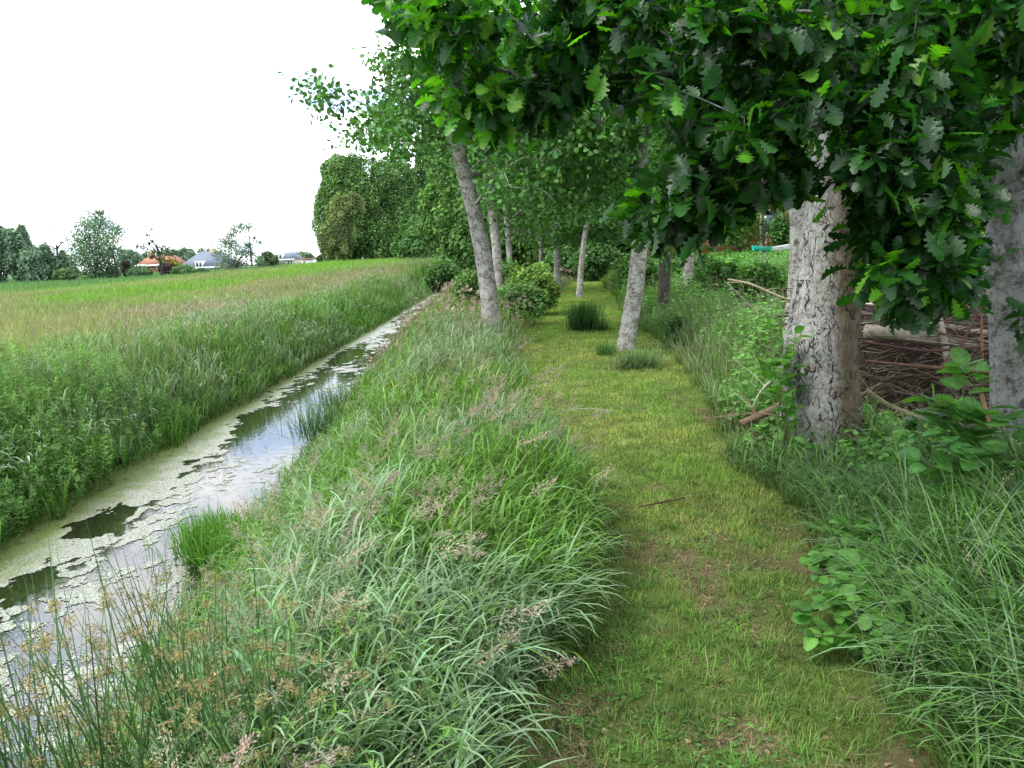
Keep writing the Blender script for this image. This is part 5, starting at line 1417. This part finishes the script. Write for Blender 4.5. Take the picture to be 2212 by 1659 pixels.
def brush():
    # heap of cut twigs
    g = Geo(); n = 2100
    for i in range(n):
        u = rng.random(); lay = rng.random()
        x = rng.uniform(3.05, 6.6); y = rng.uniform(6.15, 8.6)
        top = 1.12 * (1 - .25 * ((x - 4.6) / 2.2) ** 2) * sstep(5.9, 6.6, y) if True else 1
        z = .03 + top * lay ** .8 * rng.uniform(.8, 1.05)
        L = min(rng.uniform(.35, 1.5), .3 + (x - 2.95) * 1.6); a = rng.normal(0, .35) if lay > .45 else rng.uniform(-1.2, 1.2)
        el = rng.normal(0, .10 if lay > .45 else .45)
        d = np.array([math.cos(a) * math.cos(el), math.sin(a) * math.cos(el), math.sin(el)]); c = np.array([x, y, z + .1])
        k = rng.normal(size=3) * .07 * L; k2 = rng.normal(size=3) * .04 * L
        P = np.array([c - d * L / 2, c - d * L / 6 + k, c + d * L / 6 + k2, c + d * L / 2]); P[:, 2] = np.maximum(P[:, 2], .1)
        r = rng.choice([.003, .0045, .007, .012], p=[.4, .35, .18, .07])
        pal = [(.085, .052, .043), (.15, .125, .095), (.24, .21, .165), (.07, .05, .035), (.20, .14, .08)]
        pc = pal[rng.choice(5, p=[.38, .22, .10, .18, .12])] if lay > .45 else pal[rng.choice(5, p=[.06, .3, .16, .22, .26])]
        tube(g, P, [r, r * .9, r * .7, r * .35], 4, np.array(pc) * rng.uniform(.7, 1.4), cap=False)
    tag(g.build('brushwood', M['twig']), kind='stuff')
    # dark core so the heap is not see-through: added sheet for its inner shade
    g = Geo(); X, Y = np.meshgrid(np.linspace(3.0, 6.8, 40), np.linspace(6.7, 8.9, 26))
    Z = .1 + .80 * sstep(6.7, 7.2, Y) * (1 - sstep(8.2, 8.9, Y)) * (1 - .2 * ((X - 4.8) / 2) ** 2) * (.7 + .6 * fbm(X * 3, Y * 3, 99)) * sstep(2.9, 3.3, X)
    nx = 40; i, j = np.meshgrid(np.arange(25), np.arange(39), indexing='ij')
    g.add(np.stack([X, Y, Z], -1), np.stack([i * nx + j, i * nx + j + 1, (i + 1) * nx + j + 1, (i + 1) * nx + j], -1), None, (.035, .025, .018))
    tag(g.build('heap_shade_core', M['twig']), kind='stuff')

    def branch(label, pts, col, ns=10, twigs=0, name='cut_branch', group='branches lying in and around the brush pile'):
        p = resample(np.array([(*a, r) for a, r in pts]), .06); b = p[0, :3]
        o = thing(name, label, 'branch', b, group); g = Geo(); tube(g, p[:, :3], p[:, 3], ns, col, wob=.05); g.build('wood', M['twig'], o, smooth=True, origin=b)
        if twigs:
            g = Geo()
            for _ in range(twigs):
                i = rng.integers(len(p) // 3, len(p)); s = p[i, :3]; e = s + rng.normal(size=3) * .14 + [0, 0, .04]
                tube(g, [s, (s + e) / 2 + rng.normal(size=3) * .015, e], [p[i, 3] * .4, p[i, 3] * .3, .0015], 4, col, cap=False)
            g.build('twigs', M['twig'], o, origin=b)
    P = at
    pale = (.30, .265, .20); grey = (.30, .27, .21); brn = (.15, .085, .06); olive = (.22, .19, .11)
    branch('thick pale barkless log across the top of the brush pile', [(P(1870, 715, 6.5), .055), (P(1960, 722, 6.5), .06), (P(2060, 738, 6.5), .055), (P(2150, 750, 6.6), .05)], pale)
    branch('thinner bleached pole lying on the thick pale log', [(P(1900, 690, 6.7), .03), (P(2000, 700, 6.6), .035), (P(2130, 720, 6.6), .03)], (.36, .33, .27))
    branch('long olive brown branch sloping down right through the pile front', [(P(1870, 845, 6.1), .028), (P(1920, 880, 6.05), .026), (P(1990, 905, 6.0), .03), (P(2060, 950, 6.0), .02)], olive, twigs=5)
    branch('straight dark red pole along the middle of the pile', [(P(1870, 780, 6.2), .012), (P(2000, 793, 6.15), .013), (P(2180, 808, 6.1), .012)], brn)
    branch('second dark pole just above the straight red one', [(P(1860, 738, 6.25), .010), (P(2000, 760, 6.2), .012), (P(2180, 742, 6.2), .010)], (.09, .05, .045))
    branch('dark stick rising steeply to the right over the pile', [(P(2035, 800, 6.0), .013), (P(2080, 740, 6.0), .012), (P(2110, 680, 6.0), .009), (P(2125, 620, 6.0), .005)], (.11, .06, .045), twigs=4)
    branch('upright reddish stake at the right of the pile', [(P(2122, 780, 6.0), .010), (P(2120, 700, 6.0), .009), (P(2118, 640, 6.0), .007)], (.22, .11, .07))
    branch('grey weathered limb on the far right of the pile', [(P(2050, 790, 6.3), .03), (P(2040, 740, 6.4), .03), (P(2030, 690, 6.5), .025)], grey)
    branch('bleached dead branch sticking up left of the blotchy trunk', [(P(1725, 655, 8.6), .010), (P(1680, 640, 8.6), .014), (P(1620, 612, 8.5), .014), (P(1572, 603, 8.5), .006)], (.42, .36, .24), twigs=3)
    branch('forked thin dead branch below the bleached one', [(P(1650, 690, 8.3), .007), (P(1610, 650, 8.3), .006), (P(1570, 610, 8.3), .004)], grey, twigs=6)
    branch('white peeled stick beside the left edge of the big trunk', [(P(1700, 808, 5.7), .008), (P(1665, 820, 5.7), .008), (P(1640, 845, 5.7), .006), (P(1625, 880, 5.7), .004)], (.5, .47, .38), twigs=3)
    branch('mossy brown log end in the grass left of the big trunk', [(P(1705, 860, 5.9), .022), (P(1670, 885, 5.9), .026), (P(1625, 905, 5.9), .03), (P(1600, 915, 5.9), .028)], (.16, .12, .075), twigs=6)
    branch('thin dead twig sprawled over the undergrowth left of the big trunk', [(P(1700, 905, 5.5), .006), (P(1650, 890, 5.6), .006), (P(1560, 900, 5.7), .004), (P(1510, 905, 5.8), .003)], (.2, .13, .09), twigs=8)
    branch('long twig lying on the mown path', [(gz(1380, 1095, .03), .005), (gz(1430, 1085, .035), .006), (gz(1480, 1075, .03), .004)], (.10, .06, .04), twigs=5, name='twig', group='sticks on the path')
    branch('pale grey straw like stick across the far path', [(gz(1230, 885, .05), .004), (gz(1270, 882, .055), .005), (gz(1330, 888, .05), .003)], (.30, .30, .22), name='twig', group='sticks on the path')
    branch('broken snag stub standing in the alder sucker leaves', [(P(2120, 850, 3.9), .010), (P(2130, 890, 3.85), .012), (P(2140, 930, 3.8), .009)], (.30, .18, .10))
    # pale debris on top of the heap
    g = Geo(); m = 260; x = rng.uniform(3.2, 5.0, m); y = rng.uniform(6.5, 7.8, m)
    a = rng.uniform(0, 2 * PI, m); A = np.stack([np.cos(a), np.sin(a), rng.normal(0, .2, m)], 1)
    scatter(g, DIA, np.stack([x, y, 1.0 + rng.uniform(-.05, .16, m)], 1), A, np.array([0, 0, 1.]) + rand_dirs(m) * .6, rng.uniform(.04, .13, m), jit([.5, .46, .38], m, .3), xs=1.0)
    tag(g.build('bark_debris', M['seed']), kind='stuff')


# ------------------------------------------------------------------ world
def world():
    w = bpy.data.worlds.new('World'); scn.world = w; w.use_nodes = True; nt = w.node_tree; nt.nodes.clear()
    out = nt.nodes.new('ShaderNodeOutputWorld'); bg = nt.nodes.new('ShaderNodeBackground'); bg.inputs[1].default_value = .094
    sky = nt.nodes.new('ShaderNodeTexSky'); sky.sky_type = 'NISHITA'; sky.sun_disc = False
    el = math.radians(48); az = math.radians(235)   # clockwise from +Y
    sky.sun_elevation = el; sky.sun_rotation = az; sky.air_density = 1.0; sky.dust_density = 1.5
    tc = nt.nodes.new('ShaderNodeTexCoord'); sp = nt.nodes.new('ShaderNodeSeparateXYZ'); nt.links.new(tc.outputs['Generated'], sp.inputs[0])
    ad = nd(nt, 'ShaderNodeMath', operation='ADD'); nt.links.new(sp.outputs[2], ad.inputs[0]); ad.inputs[1].default_value = .18
    mx_ = nd(nt, 'ShaderNodeMath', operation='MAXIMUM'); nt.links.new(ad.outputs[0], mx_.inputs[0]); mx_.inputs[1].default_value = .05
    cb = nt.nodes.new('ShaderNodeCombineXYZ')
    for k in (0, 1):
        dv = nd(nt, 'ShaderNodeMath', operation='DIVIDE'); nt.links.new(sp.outputs[k], dv.inputs[0]); nt.links.new(mx_.outputs[0], dv.inputs[1]); nt.links.new(dv.outputs[0], cb.inputs[k])
    nz = noise(nt, cb.outputs[0], 1.7, 6, .6, .3)
    cl = ramp(nt, nz, [(.42, 0), (.56, 1)])
    br = noise(nt, cb.outputs[0], .9, 3, .5)
    cw = mixc(nt, br, (20, 20.5, 21.5, 1), (40, 40, 40, 1))
    bl = mixc(nt, 1.0, sky.outputs[0], (2.2, 2.2, 2.3, 1), 'MULTIPLY')
    bl = mixc(nt, 1.0, bl, (6.5, 9, 12.5, 1), 'ADD')
    mixf = nd(nt, 'ShaderNodeMath', operation='MULTIPLY_ADD'); nt.links.new(cl, mixf.inputs[0]); mixf.inputs[1].default_value = .9; mixf.inputs[2].default_value = .1
    c = mixc(nt, mixf.outputs[0], bl, cw)
    nt.links.new(c, bg.inputs[0]); nt.links.new(bg.outputs[0], out.inputs[0])
    L = bpy.data.lights.new('sun', 'SUN'); L.energy = 2.6; L.angle = math.radians(14); L.color = (1, .96, .88)
    o = bpy.data.objects.new('sun', L); COL.objects.link(o)
    d = Vector((math.sin(az) * math.cos(el), math.cos(az) * math.cos(el), math.sin(el)))
    o.rotation_euler = d.to_track_quat('Z', 'Y').to_euler(); o.location = (0, 0, 30)
    scn.view_settings.view_transform = 'Standard'; scn.view_settings.look = 'None'; scn.view_settings.exposure = 0
    cy = scn.cycles
    cy.max_bounces = 7; cy.diffuse_bounces = 4; cy.glossy_bounces = 3; cy.transmission_bounces = 4; cy.transparent_max_bounces = 4
    cy.sample_clamp_indirect = 6; cy.use_denoising = True; cy.caustics_reflective = False


import time
def run(fn):
    t0 = time.time(); fn(); print('BUILT', fn.__name__, round(time.time() - t0, 1), flush=True)


for fn in (world, ground, water, path_grass, verge, left_bank, meadow, right_growth, trees_near, oak, background, houses, bushes, tufts, saplings, brush):
    run(fn)
